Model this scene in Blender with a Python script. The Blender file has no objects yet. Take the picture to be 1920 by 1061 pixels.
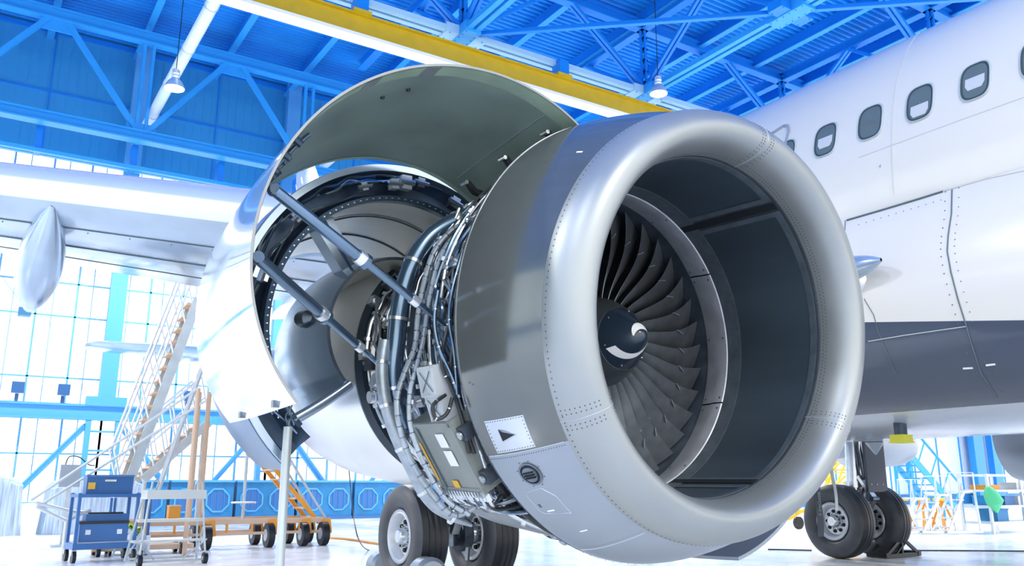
import bpy, math, random
from mathutils import Vector, Matrix
random.seed(7)
V = Vector
scn = bpy.context.scene
col = scn.collection
# ---------------------------------------------------------------- camera, world, lights, exposure
F_PX, HOR, CXP, CYP = 1588.0, 909.0, 960.0, 530.5
PITCH = math.atan((HOR - CYP) / F_PX)
YAW = math.atan(1050 / math.hypot(F_PX, HOR - CYP))
CAM = V((-3.115, -2.77, 1.14))
FW = V((math.sin(YAW) * math.cos(PITCH), math.cos(YAW) * math.cos(PITCH), math.sin(PITCH)))
RT = V((math.cos(YAW), -math.sin(YAW), 0))
UPV = RT.cross(FW)
cd = bpy.data.cameras.new('camera'); cam = bpy.data.objects.new('camera', cd); col.objects.link(cam)
cam.matrix_world = Matrix.Translation(CAM) @ Matrix((RT, UPV, -FW)).transposed().to_4x4()
cd.sensor_width = 36; cd.lens = F_PX / 1920 * 36; cd.clip_end = 500; cd.clip_start = .05
scn.camera = cam
w = bpy.data.worlds.new('daylight'); scn.world = w; w.use_nodes = True
wn = w.node_tree.nodes; wl = w.node_tree.links
bg = wn['Background']
tc = wn.new('ShaderNodeTexCoord'); sx = wn.new('ShaderNodeSeparateXYZ'); rp = wn.new('ShaderNodeValToRGB')
wl.new(tc.outputs['Generated'], sx.inputs[0]); 
mr = wn.new('ShaderNodeMapRange'); mr.inputs[1].default_value = -1; mr.inputs[2].default_value = 1
wl.new(sx.outputs[2], mr.inputs[0]); wl.new(mr.outputs[0], rp.inputs[0])
rp.color_ramp.elements[0].color = (.95, .93, .90, 1); rp.color_ramp.elements[0].position = .40
rp.color_ramp.elements[1].color = (.98, .98, .97, 1); rp.color_ramp.elements[1].position = .9
e = rp.color_ramp.elements.new(.5); e.color = (1, .98, .94, 1)
wl.new(rp.outputs[0], bg.inputs[0]); bg.inputs[1].default_value = 2.2


scn.view_settings.view_transform = 'Standard'; scn.view_settings.look = 'None'
scn.view_settings.exposure = 0.1; scn.view_settings.gamma = 1


# ---------------------------------------------------------------- pixel helpers
def ray(px, py):
    return (FW + RT * ((px - CXP) / F_PX) - UPV * ((py - CYP) / F_PX)).normalized()


def at(px, py, Y):
    d = ray(px, py); return CAM + d * ((Y - CAM.y) / d.y)


def atx(px, py, X):
    d = ray(px, py); return CAM + d * ((X - CAM.x) / d.x)


def atz(px, py, Z):
    d = ray(px, py); return CAM + d * ((Z - CAM.z) / d.z)


TY, TP = -.023, .037
AX = V((math.sin(TY) * math.cos(TP), math.cos(TY) * math.cos(TP), math.sin(TP)))
E1 = V((math.cos(TY), -math.sin(TY), 0)); E2 = E1.cross(AX)
EO = V((0, 0, 1.916))
EM = Matrix.Translation(EO) @ Matrix((E1, AX, E2)).transposed().to_4x4()
EMI = EM.inverted()


def en(px, py, s):                                   # pixel -> engine coordinates on the station plane s
    d = ray(px, py); t = ((EO + AX * s - CAM).dot(AX)) / d.dot(AX)
    return EMI @ (CAM + d * t)


# ---------------------------------------------------------------- materials
MT = {}


def mat(name, c, metal=0., rough=.5, spec=.5, var=0., vscale=4., bump=0., bscale=60., stretch=None, coat=0., emit=None, rvar=0.):
    m = bpy.data.materials.new(name); m.use_nodes = True; MT[name] = m
    n = m.node_tree.nodes; l = m.node_tree.links; b = n['Principled BSDF']
    b.inputs['Base Color'].default_value = (*c, 1); b.inputs['Metallic'].default_value = metal
    b.inputs['Roughness'].default_value = rough; b.inputs['Specular IOR Level'].default_value = spec
    b.inputs['Coat Weight'].default_value = coat; b.inputs['Coat Roughness'].default_value = .06
    if emit:
        b.inputs['Emission Color'].default_value = (*emit[:3], 1); b.inputs['Emission Strength'].default_value = emit[3]
    if var or bump or rvar:
        t = n.new('ShaderNodeTexCoord'); mp = n.new('ShaderNodeMapping'); l.new(t.outputs['Object'], mp.inputs[0])
        if stretch: mp.inputs['Scale'].default_value = stretch
        nz = n.new('ShaderNodeTexNoise'); nz.inputs['Scale'].default_value = vscale; nz.inputs['Detail'].default_value = 6
        l.new(mp.outputs[0], nz.inputs[0])
        if var:
            r = n.new('ShaderNodeValToRGB'); r.color_ramp.elements[0].position = .3; r.color_ramp.elements[1].position = .7
            r.color_ramp.elements[0].color = (*[max(0, x * (1 - var)) for x in c], 1)
            r.color_ramp.elements[1].color = (*[min(1, x * (1 + var)) for x in c], 1)
            l.new(nz.outputs[0], r.inputs[0]); l.new(r.outputs[0], b.inputs['Base Color'])
        if rvar:
            q = n.new('ShaderNodeMapRange'); q.inputs[1].default_value = .3; q.inputs[2].default_value = .7
            q.inputs[3].default_value = max(0, rough - rvar); q.inputs[4].default_value = rough + rvar
            l.new(nz.outputs[0], q.inputs[0]); l.new(q.outputs[0], b.inputs['Roughness'])
        if bump:
            n2 = n.new('ShaderNodeTexNoise'); n2.inputs['Scale'].default_value = bscale; l.new(mp.outputs[0], n2.inputs[0])
            bp = n.new('ShaderNodeBump'); bp.inputs['Strength'].default_value = bump; bp.inputs['Distance'].default_value = .01
            l.new(n2.outputs[0], bp.inputs['Height']); l.new(bp.outputs[0], b.inputs['Normal'])
    return m


mat('lip_metal', (.36, .39, .40), .65, .42, var=.05, vscale=2.5, rvar=.05)
mat('cowl_grey', (.17, .185, .185), .60, .14, var=.10, vscale=1.6, rvar=.04)
mat('cowl_violet', (.30, .35, .42), .35, .28, var=.05, vscale=2)
mat('bare_plate', (.58, .63, .68), .95, .26, var=.06, vscale=9)
mat('rivet', (.10, .12, .15), .5, .5)
mat('rivet_light', (.7, .75, .8), .8, .35)
mat('liner', (.050, .075, .100), .25, .42, var=.25, vscale=2.2, stretch=(1, .3, 1))
mat('liner_edge', (.10, .13, .16), .3, .45, var=.2, vscale=12)
mat('ring_metal', (.52, .55, .62), .25, .40, var=.18, vscale=8)
mat('black_void', (.006, .010, .015), 0, .7)
mat('blade_metal', (.30, .33, .36), .7, .36, var=.22, vscale=7, rvar=.08)
mat('spinner_paint', (.055, .070, .080), .15, .30, coat=.3)
mat('spinner_cap', (.020, .035, .060), .1, .22, coat=.5)
mat('white_paint', (.88, .90, .93), 0, .3)
mat('steel', (.62, .66, .70), .9, .25, var=.1, vscale=12)
mat('steel_dark', (.16, .20, .25), .8, .33, var=.25, vscale=10)
mat('tube_blue', (.16, .24, .34), .9, .24, var=.1)
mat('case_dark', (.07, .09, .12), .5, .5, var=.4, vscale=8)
mat('box_olive', (.26, .29, .28), .25, .42, var=.08, vscale=6)
mat('box_grey', (.55, .60, .64), .3, .4)
mat('label_white', (.86, .89, .92), 0, .5)
mat('label_amber', (.80, .45, .05), 0, .5)
mat('wire_black', (.02, .025, .03), 0, .4)
mat('sleeve', (.36, .42, .48), .55, .36, var=.15, vscale=25)
mat('door_white', (.86, .90, .94), .80, .09, var=.05, vscale=1.2, rvar=.05, bump=.05, bscale=2.5)
mat('door_green', (.25, .335, .30), .15, .36, var=.22, vscale=2.2, rvar=.08)
mat('door_rim', (.34, .46, .36), .05, .5, var=.15, vscale=5)
mat('duct_metal', (.42, .52, .64), .85, .22, var=.12, vscale=2, rvar=.05)
mat('duct_dark', (.06, .10, .16), .5, .38, var=.4, vscale=5)
mat('nozzle_metal', (.80, .82, .84), .8, .27, var=.06, vscale=2)
mat('ring_rubber', (.035, .055, .080), .1, .45)
mat('rubber', (.007, .010, .016), 0, .42, var=.3, vscale=6)
mat('rubber_wall', (.06, .065, .075), 0, .42, var=.2, vscale=5)
mat('wheel_paint', (.62, .65, .70), .3, .35)
mat('glass_dark', (.14, .17, .15), 0, .08, coat=1)
mat('window_rim', (.50, .57, .58), .2, .4)
mat('window_gasket', (.05, .07, .07), 0, .5)
mat('shade_white', (.60, .63, .66), 0, .5)
mat('wing_grey', (.45, .55, .66), .55, .18, var=.08, vscale=2, rvar=.06)
mat('wing_edge', (.80, .84, .90), .6, .25)
mat('seam_dark', (.10, .15, .18), .1, .6)
mat('roof_blue', (.008, .29, .84), .0, .45, var=.10, vscale=.8)
mat('steel_blue', (.006, .24, .80), .0, .40, var=.06, vscale=1)
mat('steel_lightblue', (.03, .36, .85), .0, .38)
mat('wall_blue', (.035, .35, .70), 0, .5, var=.04, vscale=.5)
mat('column_blue', (.10, .42, .80), 0, .5)  # blue steel by the glazing, lightened to hold the window glare in its colour
mat('frame_blue', (.16, .46, .72), 0, .5)  # blue window steel, paler because the glare is mixed into the colour
mat('pale_chord', (.40, .66, .85), 0, .4)
mat('crane_yellow', (.62, .42, .01), 0, .4, var=.06, vscale=3)
mat('duct_white', (.80, .90, .96), 0, .35)
mat('lamp_shade', (.70, .78, .84), .6, .3)
mat('lamp_glow', (1, 1, 1), 0, .5, emit=(.95, .98, 1, 6))
mat('door_slate', (.055, .07, .095), .2, .4)
mat('edge_grey', (.30, .32, .33), .5, .4)
mat('sleeve_blue', (.14, .23, .36), .6, .28, var=.1)
mat('duct_cream', (.74, .74, .70), .35, .30, var=.05)
mat('tube_glow', (1, 1, 1), 0, .5, emit=(.96, .98, 1, 3))
mat('wall_white', (.78, .86, .93), 0, .5, var=.03, vscale=.4)
mat('cart_blue', (.05, .17, .42), 0, .4)
mat('case_blue', (.03, .13, .32), 0, .4)
mat('frame_steel', (.50, .56, .58), .4, .4, var=.1)
mat('cream', (.72, .74, .70), .2, .4)
mat('orange', (.85, .36, .04), 0, .45)
mat('orange_pale', (.72, .50, .34), 0, .5)
mat('yellow', (.90, .60, .02), 0, .45)
mat('hivis', (.52, .75, .10), 0, .7)
mat('cloth_white', (.80, .84, .86), 0, .8)
mat('cloth_stripe', (.45, .55, .68), 0, .8, var=.35, vscale=4, stretch=(6, 6, .3))
mat('crate_blue', (.02, .22, .48), 0, .45, var=.1)
mat('alu', (.75, .80, .84), .5, .35)
mat('strap', (.07, .085, .11), 0, .7)
mat('strap_text', (.30, .33, .37), 0, .7)
mat('green_bag', (.10, .62, .30), 0, .6)
mat('yellow_cap', (.72, .70, .05), 0, .5)
mat('pod_grey', (.35, .40, .47), .5, .35)
mat('hinge_black', (.03, .035, .04), .4, .4)
mat('ground', (.95, .95, .94), 0, .22, spec=.35, var=.03, vscale=1.2, rvar=.08)
mat('fin_dash', (.12, .16, .22), 0, .6)
mat('outline_grey', (.30, .34, .42), 0, .4)
# airliner paint: white over dark grey-blue, silver belly with the floor's reflection put into its colour (paint edges follow the hull)
m = mat('hull_paint', (.8, .8, .8), .0, .22, coat=.5)
n = m.node_tree.nodes; l = m.node_tree.links; b = n['Principled BSDF']
g = n.new('ShaderNodeNewGeometry'); s_ = n.new('ShaderNodeSeparateXYZ'); l.new(g.outputs['Position'], s_.inputs[0])
mm = n.new('ShaderNodeMath'); mm.operation = 'MULTIPLY_ADD'; mm.inputs[1].default_value = -.145
l.new(s_.outputs[1], mm.inputs[0]); l.new(s_.outputs[2], mm.inputs[2])
gt = n.new('ShaderNodeMath'); gt.operation = 'GREATER_THAN'; gt.inputs[1].default_value = 2.30; l.new(mm.outputs[0], gt.inputs[0])
g2 = n.new('ShaderNodeMath'); g2.operation = 'GREATER_THAN'; g2.inputs[1].default_value = 1.80; l.new(s_.outputs[2], g2.inputs[0])
mx1 = n.new('ShaderNodeMix'); mx1.data_type = 'RGBA'; mx1.inputs[6].default_value = (.55, .60, .68, 1); mx1.inputs[7].default_value = (.065, .085, .125, 1)
l.new(g2.outputs[0], mx1.inputs[0])
mx = n.new('ShaderNodeMix'); mx.data_type = 'RGBA'; mx.inputs[7].default_value = (.78, .755, .70, 1)
l.new(gt.outputs[0], mx.inputs[0]); l.new(mx1.outputs[2], mx.inputs[6]); l.new(mx.outputs[2], b.inputs['Base Color'])
# glass
m = bpy.data.materials.new('window_glass'); m.use_nodes = True; MT['window_glass'] = m
n = m.node_tree.nodes; l = m.node_tree.links; n.remove(n['Principled BSDF'])
tr = n.new('ShaderNodeBsdfTransparent'); tr.inputs[0].default_value = (.95, .98, 1, 1); gl = n.new('ShaderNodeBsdfGlossy')
gl.inputs['Roughness'].default_value = .05; ms = n.new('ShaderNodeMixShader'); ms.inputs[0].default_value = .06
l.new(tr.outputs[0], ms.inputs[1]); l.new(gl.outputs[0], ms.inputs[2]); l.new(ms.outputs[0], n['Material Output'].inputs[0])


# ---------------------------------------------------------------- mesh builder
class MB:
    def __init__(s): s.v = []; s.f = []; s.m = []; s.mats = []

    def mi(s, name):
        if name not in s.mats: s.mats.append(name)
        return s.mats.index(name)

    def add(s, vs, fs, m):
        o = len(s.v); s.v += [tuple(x) for x in vs]; k = s.mi(m)
        for f in fs: s.f.append([i + o for i in f]); s.m.append(k)
        return s

    def box(s, c, d, m, R=None):
        c = V(c); vs = []
        for x in (-.5, .5):
            for y in (-.5, .5):
                for z in (-.5, .5):
                    p = V((x * d[0], y * d[1], z * d[2])); vs.append(c + (R @ p if R else p))
        return s.add(vs, [(0, 1, 3, 2), (4, 6, 7, 5), (0, 4, 5, 1), (2, 3, 7, 6), (0, 2, 6, 4), (1, 5, 7, 3)], m)

    def bar(s, a, b, w, h, m, up=(0, 0, 1)):
        a = V(a); b = V(b); y = (b - a); L = y.length; y.normalize(); u = V(up)
        if abs(u.dot(y)) > .98: u = V((1, 0, 0))
        x = y.cross(u).normalized(); z = x.cross(y)
        return s.box((a + b) / 2, (w, L, h), m, Matrix((x, y, z)).transposed())

    def tube(s, pts, r, m, n=8, caps=True):
        pts = [V(p) for p in pts]; N = len(pts); rr = r if isinstance(r, (list, tuple)) else [r] * N
        t0 = (pts[1] - pts[0]).normalized(); u = t0.cross(V((0, 0, 1)))
        if u.length < .1: u = t0.cross(V((1, 0, 0)))
        u.normalize(); vs = []
        for i, p in enumerate(pts):
            t = (pts[min(i + 1, N - 1)] - pts[max(i - 1, 0)]).normalized()
            u = (u - t * u.dot(t)); u.normalize(); w_ = t.cross(u)
            for k in range(n):
                a = 2 * math.pi * k / n; vs.append(p + (u * math.cos(a) + w_ * math.sin(a)) * rr[i])
        fs = [(i * n + k, i * n + (k + 1) % n, (i + 1) * n + (k + 1) % n, (i + 1) * n + k) for i in range(N - 1) for k in range(n)]
        if caps: fs += [tuple(range(n))[::-1], tuple(range((N - 1) * n, N * n))]
        return s.add(vs, fs, m)

    def cyl(s, a, b, r, m, n=12, r2=None): return s.tube([a, b], [r, r if r2 is None else r2], m, n)

    def grid(s, P, m, closed=False, flip=False):        # P[i][j] points
        a = len(P); b_ = len(P[0]); vs = [p for r in P for p in r]; fs = []
        for i in range(a - 1 if not closed else a):
            for j in range(b_ - 1):
                q = (i * b_ + j, i * b_ + j + 1, ((i + 1) % a) * b_ + j + 1, ((i + 1) % a) * b_ + j)
                fs.append(q[::-1] if flip else q)
        return s.add(vs, fs, m)

    def rev(s, prof, m, t0=0, t1=360, n=96, c=(0, 0), flip=False, k=0.):   # about the local Y axis; prof = (station, radius)
        full = abs(t1 - t0) >= 359.9; P = []
        for i in range(n if full else n + 1):
            a = math.radians(t0 + (t1 - t0) * i / n)
            P.append([V((c[0] + r * math.cos(a), s_ + k * r * math.sin(a), c[1] + r * math.sin(a))) for s_, r in prof])
        return s.grid(P, m, closed=full, flip=flip)

    def shell(s, fn, nu, nv, mo, mi_, me=None):         # fn(u, v, k): k 0 outer, 1 inner
        O = [[fn(i / nu, j / nv, 0) for j in range(nv + 1)] for i in range(nu + 1)]
        I = [[fn(i / nu, j / nv, 1) for j in range(nv + 1)] for i in range(nu + 1)]
        s.grid(O, mo); s.grid(I, mi_, flip=True); me = me or mo
        for A, B, fl in ((O[0], I[0], 0), (O[-1], I[-1], 1)): s.grid([A, B], me, flip=not fl)
        s.grid([[r[0] for r in O], [r[0] for r in I]], me); s.grid([[r[-1] for r in O], [r[-1] for r in I]], me, flip=True)
        return s

    def dot(s, p, nrm, r, h, m, n=6):
        nrm = V(nrm).normalized(); return s.tube([V(p) - nrm * h * .3, V(p) + nrm * h], [r, r * .8], m, n)

    def build(s, name, parent=None, ang=35):
        me = bpy.data.meshes.new(name); me.from_pydata(s.v, [], s.f)
        for k in s.mats: me.materials.append(MT[k])
        me.polygons.foreach_set('material_index', s.m); me.polygons.foreach_set('use_smooth', [True] * len(s.f))
        me.update(); me.set_sharp_from_angle(angle=math.radians(ang))
        o = bpy.data.objects.new(name, me); col.objects.link(o)
        if parent: o.parent = parent
        return o


def tag(o, label=None, cat=None, group=None, kind=None):
    if label: o['label'] = label
    if cat: o['category'] = cat
    if group: o['group'] = group
    if kind: o['kind'] = kind
    return o


def thing(name, label, cat, loc=(0, 0, 0), rz=0, group=None):
    o = bpy.data.objects.new(name, None); col.objects.link(o); o.empty_display_size = .2
    o.location = loc; o.rotation_euler = (0, 0, rz); return tag(o, label, cat, group)


def structure(o): o['kind'] = 'structure'; return o


def smooth(pts, n=6):
    pts = [V(p) for p in pts]; out = []
    P = [pts[0]] + pts + [pts[-1]]
    for i in range(1, len(P) - 2):
        for k in range(n):
            t = k / n; a, b, c, d = P[i - 1:i + 3]
            out.append(.5 * ((2 * b) + (c - a) * t + (2 * a - 5 * b + 4 * c - d) * t * t + (3 * b - 3 * c + d - a) * t ** 3))
    out.append(pts[-1]); return out


def pol(r, deg, s): a = math.radians(deg); return V((r * math.cos(a), s, r * math.sin(a)))


RAD = math.radians
# ================================================================ THE HANGAR
WY = 28.0
structure(MB().box((10, 5, -.05), (90, 60, .1), 'ground').build('floor'))
# roof: ribs of the corrugated sheet run along X
mb = MB(); ZR = 16.5; P = []
y = -12.0; k = 0
while y < WY + .3:
    z = ZR if k % 4 in (0, 1) else ZR + .10
    P.append([V((-25, y, z)), V((60, y, z))]); y += (.075 if k % 2 == 0 else .035); k += 1
mb.grid(P, 'roof_blue'); mb.box((17.5, 8, ZR + .3), (85, 40.6, .12), 'roof_blue')
ceil = structure(mb.build('ceiling', ang=20))
for i in range(-8, 20):                                # purlins
    x = .55 + 2.75 * i
    mb = MB(); mb.box((x, 8, ZR - .2), (.06, 40, .42), 'steel_blue'); mb.box((x, 8, ZR - .42), (.22, 40, .04), 'steel_lightblue')
    mb.build('purlin', ceil)
# back wall: blue panelled band above the glazing
mb = MB(); ZT = 12.0
mb.box((17.5, WY + .1, (ZT + ZR + .3) / 2), (85, .2, ZR + .3 - ZT), 'wall_blue')
mb.box((17.5, WY - .04, 16.35), (85, .12, .16), 'steel_blue')
mb.box((17.5, WY - .02, 14.15), (85, .06, .06), 'steel_blue')
x = -24
while x < 60: mb.box((x, WY - .015, 14.2), (.04, .04, 4.4), 'steel_blue'); x += 2.75
x = -24
while x < 60: mb.box((x, WY - .004, 14.2), (.02, .012, 4.4), 'wall_blue'); x += .3
wallb = structure(mb.build('wall_back'))
# solid white wall right of the glazing
mb = MB(); mb.box((44.9, WY + .1, 6.3), (32.2, .2, 11.4), 'wall_white'); mb.box((46, WY - .02, .3), (30, .06, .6), 'crate_blue')
for x in (33, 35.5, 38, 40.5, 43, 45.5, 48, 50.5, 55.5): mb.box((x, WY - .02, 6.3), (.08, .06, 11.4), 'steel_lightblue')
mb.box((46, WY - .02, 5.4), (30, .05, .06), 'frame_blue')
structure(mb.build('wall_rear_right'))
# glazing bays between the columns
cols_x = [-10.5, -5.0, .74, 6.23, 11.96, 17.6, 23.2, 28.8]
zs = [.6, 2.1, 3.5, 4.5, 6.5, 7.6, 9.3, 10.9, ZT]
for i in range(len(cols_x) - 1):
    a, b_ = cols_x[i], cols_x[i + 1]
    win = structure(MB().box(((a + b_) / 2, WY + .12, (ZT + .5) / 2), (b_ - a, .01, ZT - .5), 'window_glass').build('window_%d' % (i + 1)))
    mb = MB(); nn = 5
    for j in range(nn + 1):
        x = a + (b_ - a) * j / nn; mb.box((x, WY + .05, (ZT + .5) / 2), (.06, .1, ZT - .5), 'frame_blue')
        if j < nn: mb.box((x + (b_ - a) / nn * .42, WY + .35, ZT / 2), (.03, .03, ZT), 'frame_blue')
    for z in zs: mb.box(((a + b_) / 2, WY + .04, z), (b_ - a, .08, .05), 'frame_blue')
    mb.box(((a + b_) / 2, WY + .05, .3), (b_ - a, .2, .6), 'wall_white')
    mb.build('window_frame', win)
# glazed side wall to the left, out of frame; it lights the hangar and shows in the polished cowls
LX = -25.0
mb = MB(); mb.box((LX - .1, 8, 14.2), (.2, 40, 4.8), 'wall_blue'); mb.box((LX - .1, 8, .6), (.2, 40, 1.2), 'crate_blue')
wl_ = structure(mb.build('wall_left'))
for i in range(5):
    y0 = -12 + 8 * i
    win = structure(MB().box((LX - .15, y0 + 4, 6.5), (.01, 8, 10.6), 'window_glass').build('window_%d' % (i + 8)))
    mb = MB()
    for j in range(6): mb.box((LX, y0 + 1.6 * j, 6.5), (.12, .16 if j else .5, 10.6), 'frame_blue')
    for z in (1.3, 3.0, 4.7, 6.4, 8.1, 9.8, 11.6): mb.box((LX, y0 + 4, z), (.12, 8, .16), 'frame_blue')
    mb.build('window_frame', win)
# horizontal girder in front of the glazing
mb = MB(); mb.box((11, WY - .5, 3.60), (46, .3, .06), 'column_blue'); mb.box((11, WY - .5, 3.18), (46, .3, .06), 'column_blue'); mb.box((11, WY - .5, 3.4), (46, .1, .5), 'column_blue')
tag(mb.build('wall_girder'), 'long horizontal blue girder crossing in front of the glazed end wall', 'girder')
# columns: a solid shaft above the girder, an open lattice leg with braces below
names = ['behind the cloth-covered stack', 'standing left of the mobile stairs', 'seen through the gantry base', 'right of the tripod prop, near the wheel', 'beyond the engine', 'beyond the engine', 'beyond the engine']
for i, x in enumerate(cols_x[1:-1]):
    t = thing('wall_column', 'blue lattice column against the glazed end wall, ' + ['out past the stack of covers', 'beside the tall stairs at far left', 'behind the red-orange gantry base', 'behind the landing gear wheel under the engine', 'hidden mostly by the engine', 'behind the engine inlet'][i], 'column', (x, WY - .5, 0), group=None)
    mb = MB(); mb.box((0, 0, (3.6 + ZR) / 2), (.5, .3, ZR - 3.6), 'column_blue'); mb.box((0, -.02, 3.75), (1.2, .3, .3), 'column_blue')
    mb.build('shaft', t)
    for sx2 in (-.45, .45):
        mb = MB(); mb.box((sx2, 0, 1.6), (.16, .25, 3.2), 'column_blue'); mb.build('post', t)
    mb = MB()
    for z in (.4, 1.0, 1.6, 2.2, 2.8): mb.box((0, 0, z), (.8, .05, .06), 'column_blue')
    mb.build('rung', t)
    for sx2 in (-1, 1):
        mb = MB(); mb.bar((sx2 * .5, 0, 3.0), (sx2 * 2.6, 0, .4), .06, .16, 'column_blue'); mb.bar((sx2 * .6, -.12, 3.0), (sx2 * 2.7, -.12, .4), .04, .05, 'column_blue')
        mb.build('brace', t)
t = thing('wall_column', 'bright blue column on the white wall at far right, above the shelving', 'column', (51.6, WY - .5, 0))
MB().box((0, 0, 6), (1.1, .4, 12), 'steel_lightblue').build('shaft', t)
MB().box((2.0, 0, 6), (.9, .4, 12), 'steel_lightblue').build('shaft', t)
t = thing('wall_column', 'thin blue post left of the bright blue column at far right', 'column', (44.2, WY - .5, 0))
MB().box((0, 0, 6), (.25, .3, 12), 'steel_lightblue').build('shaft', t)


def chord(mb, a, b, m='steel_blue', w_=.34, h=.34):    # H section
    a = V(a); b = V(b); u = V((0, 0, 1)) * (h / 2)
    mb.bar(a + u, b + u, w_, .05, m); mb.bar(a - u, b - u, w_, .05, m); mb.bar(a, b, .08, h, m)


# truss A close to the end wall (y = 25)
ta = thing('roof_truss', 'deep blue roof truss with diagonals just in front of the end wall, upper left', 'truss', (0, 25, 12))
mb = MB(); chord(mb, (-25, 0, 3.45), (55, 0, 3.45), 'steel_lightblue'); mb.build('top_chord', ta)
mb = MB(); chord(mb, (-25, 0, .0), (55, 0, .0), 'steel_lightblue', .4, .3); mb.build('bottom_chord', ta)
mb = MB()
for y_, z_ in ((.5, -.9), (1.6, -.6)): mb.box((10, y_, z_), (70, .16, .12), 'steel_lightblue')
for i in range(-8, 20): mb.box((.55 + 2.75 * i, .9, -.45), (.18, .5, .8), 'steel_blue')
mb.build('walkway', ta)
for i in range(-4, 9):
    x = -2.14 + 5.45 * i
    for q in (-1, 1):
        mb = MB(); mb.bar((x + q * .25, 0, 3.3), (x + q * 2.6, 0, .15), .16, .16, 'steel_lightblue', up=(0, 1, 0)); mb.build('diagonal', ta)
    MB().box((x, 0, 3.15), (1.0, .06, .5), 'steel_lightblue').build('gusset', ta)
    for dx in (-.14, .14): MB().box((x + 2.7 + dx, 0, 1.7), (.1, .1, 3.2), 'steel_lightblue').build('post', ta)
    MB().box((x + 2.7, 0, .25), (.9, .05, .4), 'steel_lightblue').build('gusset', ta)

# two-way bottom chord grid, its webs rising to the roof (nearer)
ZB = 13.6; YB = 16.4; XN = [7.55 - 6.9, 7.55, 14.4, 21.3, 28.2]; YN = [16.4, 10.5, 4.6]


def truss_run(label, a, b, pal, nodes, along, low=True):
    a = V(a); b = V(b)
    t = thing('roof_truss', label, 'truss', a)
    mb = MB(); d = b - a
    for o_ in (-.13, .13):
        sd = V((0, o_, 0)) if along == 'x' else V((o_, 0, 0))
        mb.bar(sd, d + sd, .16, .16, pal)
    if low: mb.build('bottom_chord', t)
    dn = d.normalized(); top = ZR - .45 - ZB
    mb = MB(); chord(mb, V((0, 0, top)), d + V((0, 0, top)), 'steel_blue', .3, .3); mb.build('top_chord', t)
    for k_ in nodes:
        p = dn * k_
        mb = MB(); R = None
        if along == 'x': mb.box(p + V((0, 0, .02)), (1.3, .46, .28), pal)
        else: mb.box(p + V((0, 0, .015)), (.5, 1.2, .32), pal)
        for u in range(6):
            if along == 'x' and 0 < u < 5: continue
            for v_ in (-.18, .18):
                q = V((-.5 + .2 * u, v_, 0)) if along == 'x' else V((v_, -.5 + .2 * u, 0)); mb.dot(p + q * 1.05 - V((0, 0, .12 if along == 'x' else .145)), (0, 0, -1), .022, .02, 'steel_blue')
        mb.build('gusset', t)
        for q in (-1, 1):
            mb = MB()
            for o_ in (-.08, .08):
                sd = V((0, o_, 0)) if along == 'x' else V((o_, 0, 0))
                mb.bar(p + sd + V((0, 0, .1)), p + dn * q * 3.0 + sd + V((0, 0, top - .1)), .1, .1, 'steel_blue')
            mb.build('web', t)
        mb = MB()
        for o_ in (-.09, .09):
            sd = V((o_, 0, 0)) if along == 'x' else V((0, o_, 0))
            mb.bar(p + sd, p + sd + V((0, 0, top)), .07, .07, 'steel_blue')
        for j in range(6): mb.box(p + V((0, 0, .4 + j * .4)), (.2, .2, .05), 'steel_blue')
        mb.build('web', t)
    return t


truss_run('pale blue double-chord roof truss running right beside the yellow crane beam', (-20, YB, ZB), (55, YB, ZB), 'pale_chord', [x + 20 for x in XN], 'x')
truss_run('blue roof truss parallel to the pale one and nearer, over the cabin windows', (-20, 10.5, ZB), (55, 10.5, ZB), 'steel_blue', [x + 20 for x in XN], 'x', False)
for i, x in enumerate((7.55, 14.4, 21.3)):
    truss_run(['blue roof truss running away above the open cowl, crossing the pale one left of centre',
               'bright blue roof truss running away over the inlet top, above the round lamp',
               'blue roof truss at top right nearest the fuselage'][i], (x, -8, ZB), (x, 24, ZB), 'steel_lightblue', [YB + 8, 10.5 + 8, 4.6 + 8], 'y')
for i, (a, b_, lab) in enumerate((((7.9, 16.1), (14.1, 10.8), 'thin diagonal blue roof brace from left joint plate to top joint plate'), ((14.7, 10.2), (21, 4.9), 'thin diagonal blue roof brace at top right corner'),
                           )):
    mb = MB(); A_ = V((a[0], a[1], ZB)); B_ = V((b_[0], b_[1], ZB)); mb.bar(A_, B_, .14, .05, 'steel_blue'); mb.bar(A_ + V((0, 0, .06)), B_ + V((0, 0, .06)), .04, .12, 'steel_blue')
    tag(mb.build('roof_brace'), lab, 'brace')
# crane beam with hangers and its pale lower flange
t = thing('crane_beam', 'yellow overhead crane beam with white underside crossing above the open cowl', 'crane beam', (-20, 16.2, 12.75))
MB().box((20, 0, .03), (40, .12, .60), 'crane_yellow').box((20, 0, .33), (40, .34, .05), 'crane_yellow').build('web', t)
MB().box((20, 0, -.30), (40, .42, .09), 'label_white').build('lower_flange', t)
for x in (4.33 + 20, 10.84 + 20, -2.2 + 20):
    MB().box((x, 0, .62), (.34, .4, .55), 'steel_blue').box((x, 0, .37), (.5, .5, .1), 'crane_yellow').build('hanger', t)
# light ducts
for (x, y0, y1, z, lab) in ((.95, 16.6, 27.2, 13.1, 'long white round duct under the roof at upper left, lamp in front'),
                            (7.55, 16.9, 27.5, 13.3, 'white round duct behind the yellow beam above the cowl'), (14.35, 16.9, 27.5, 13.3, 'white round duct behind the yellow beam, just left of the inlet top')):
    t = thing('air_duct', lab, 'duct', (x, y0, z))
    MB().cyl((0, 0, 0), (0, y1 - y0, 0), .17, 'duct_white', 16).build('tube', t)
    k = 1.2
    while k < y1 - y0:
        MB().rev([(k - .03, .17), (k - .03, .19), (k + .03, .19), (k + .03, .17)], 'lamp_shade', n=20).box((0, k, .3), (.02, .02, .25), 'hinge_black').build('clamp', t); k += 2.6


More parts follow.
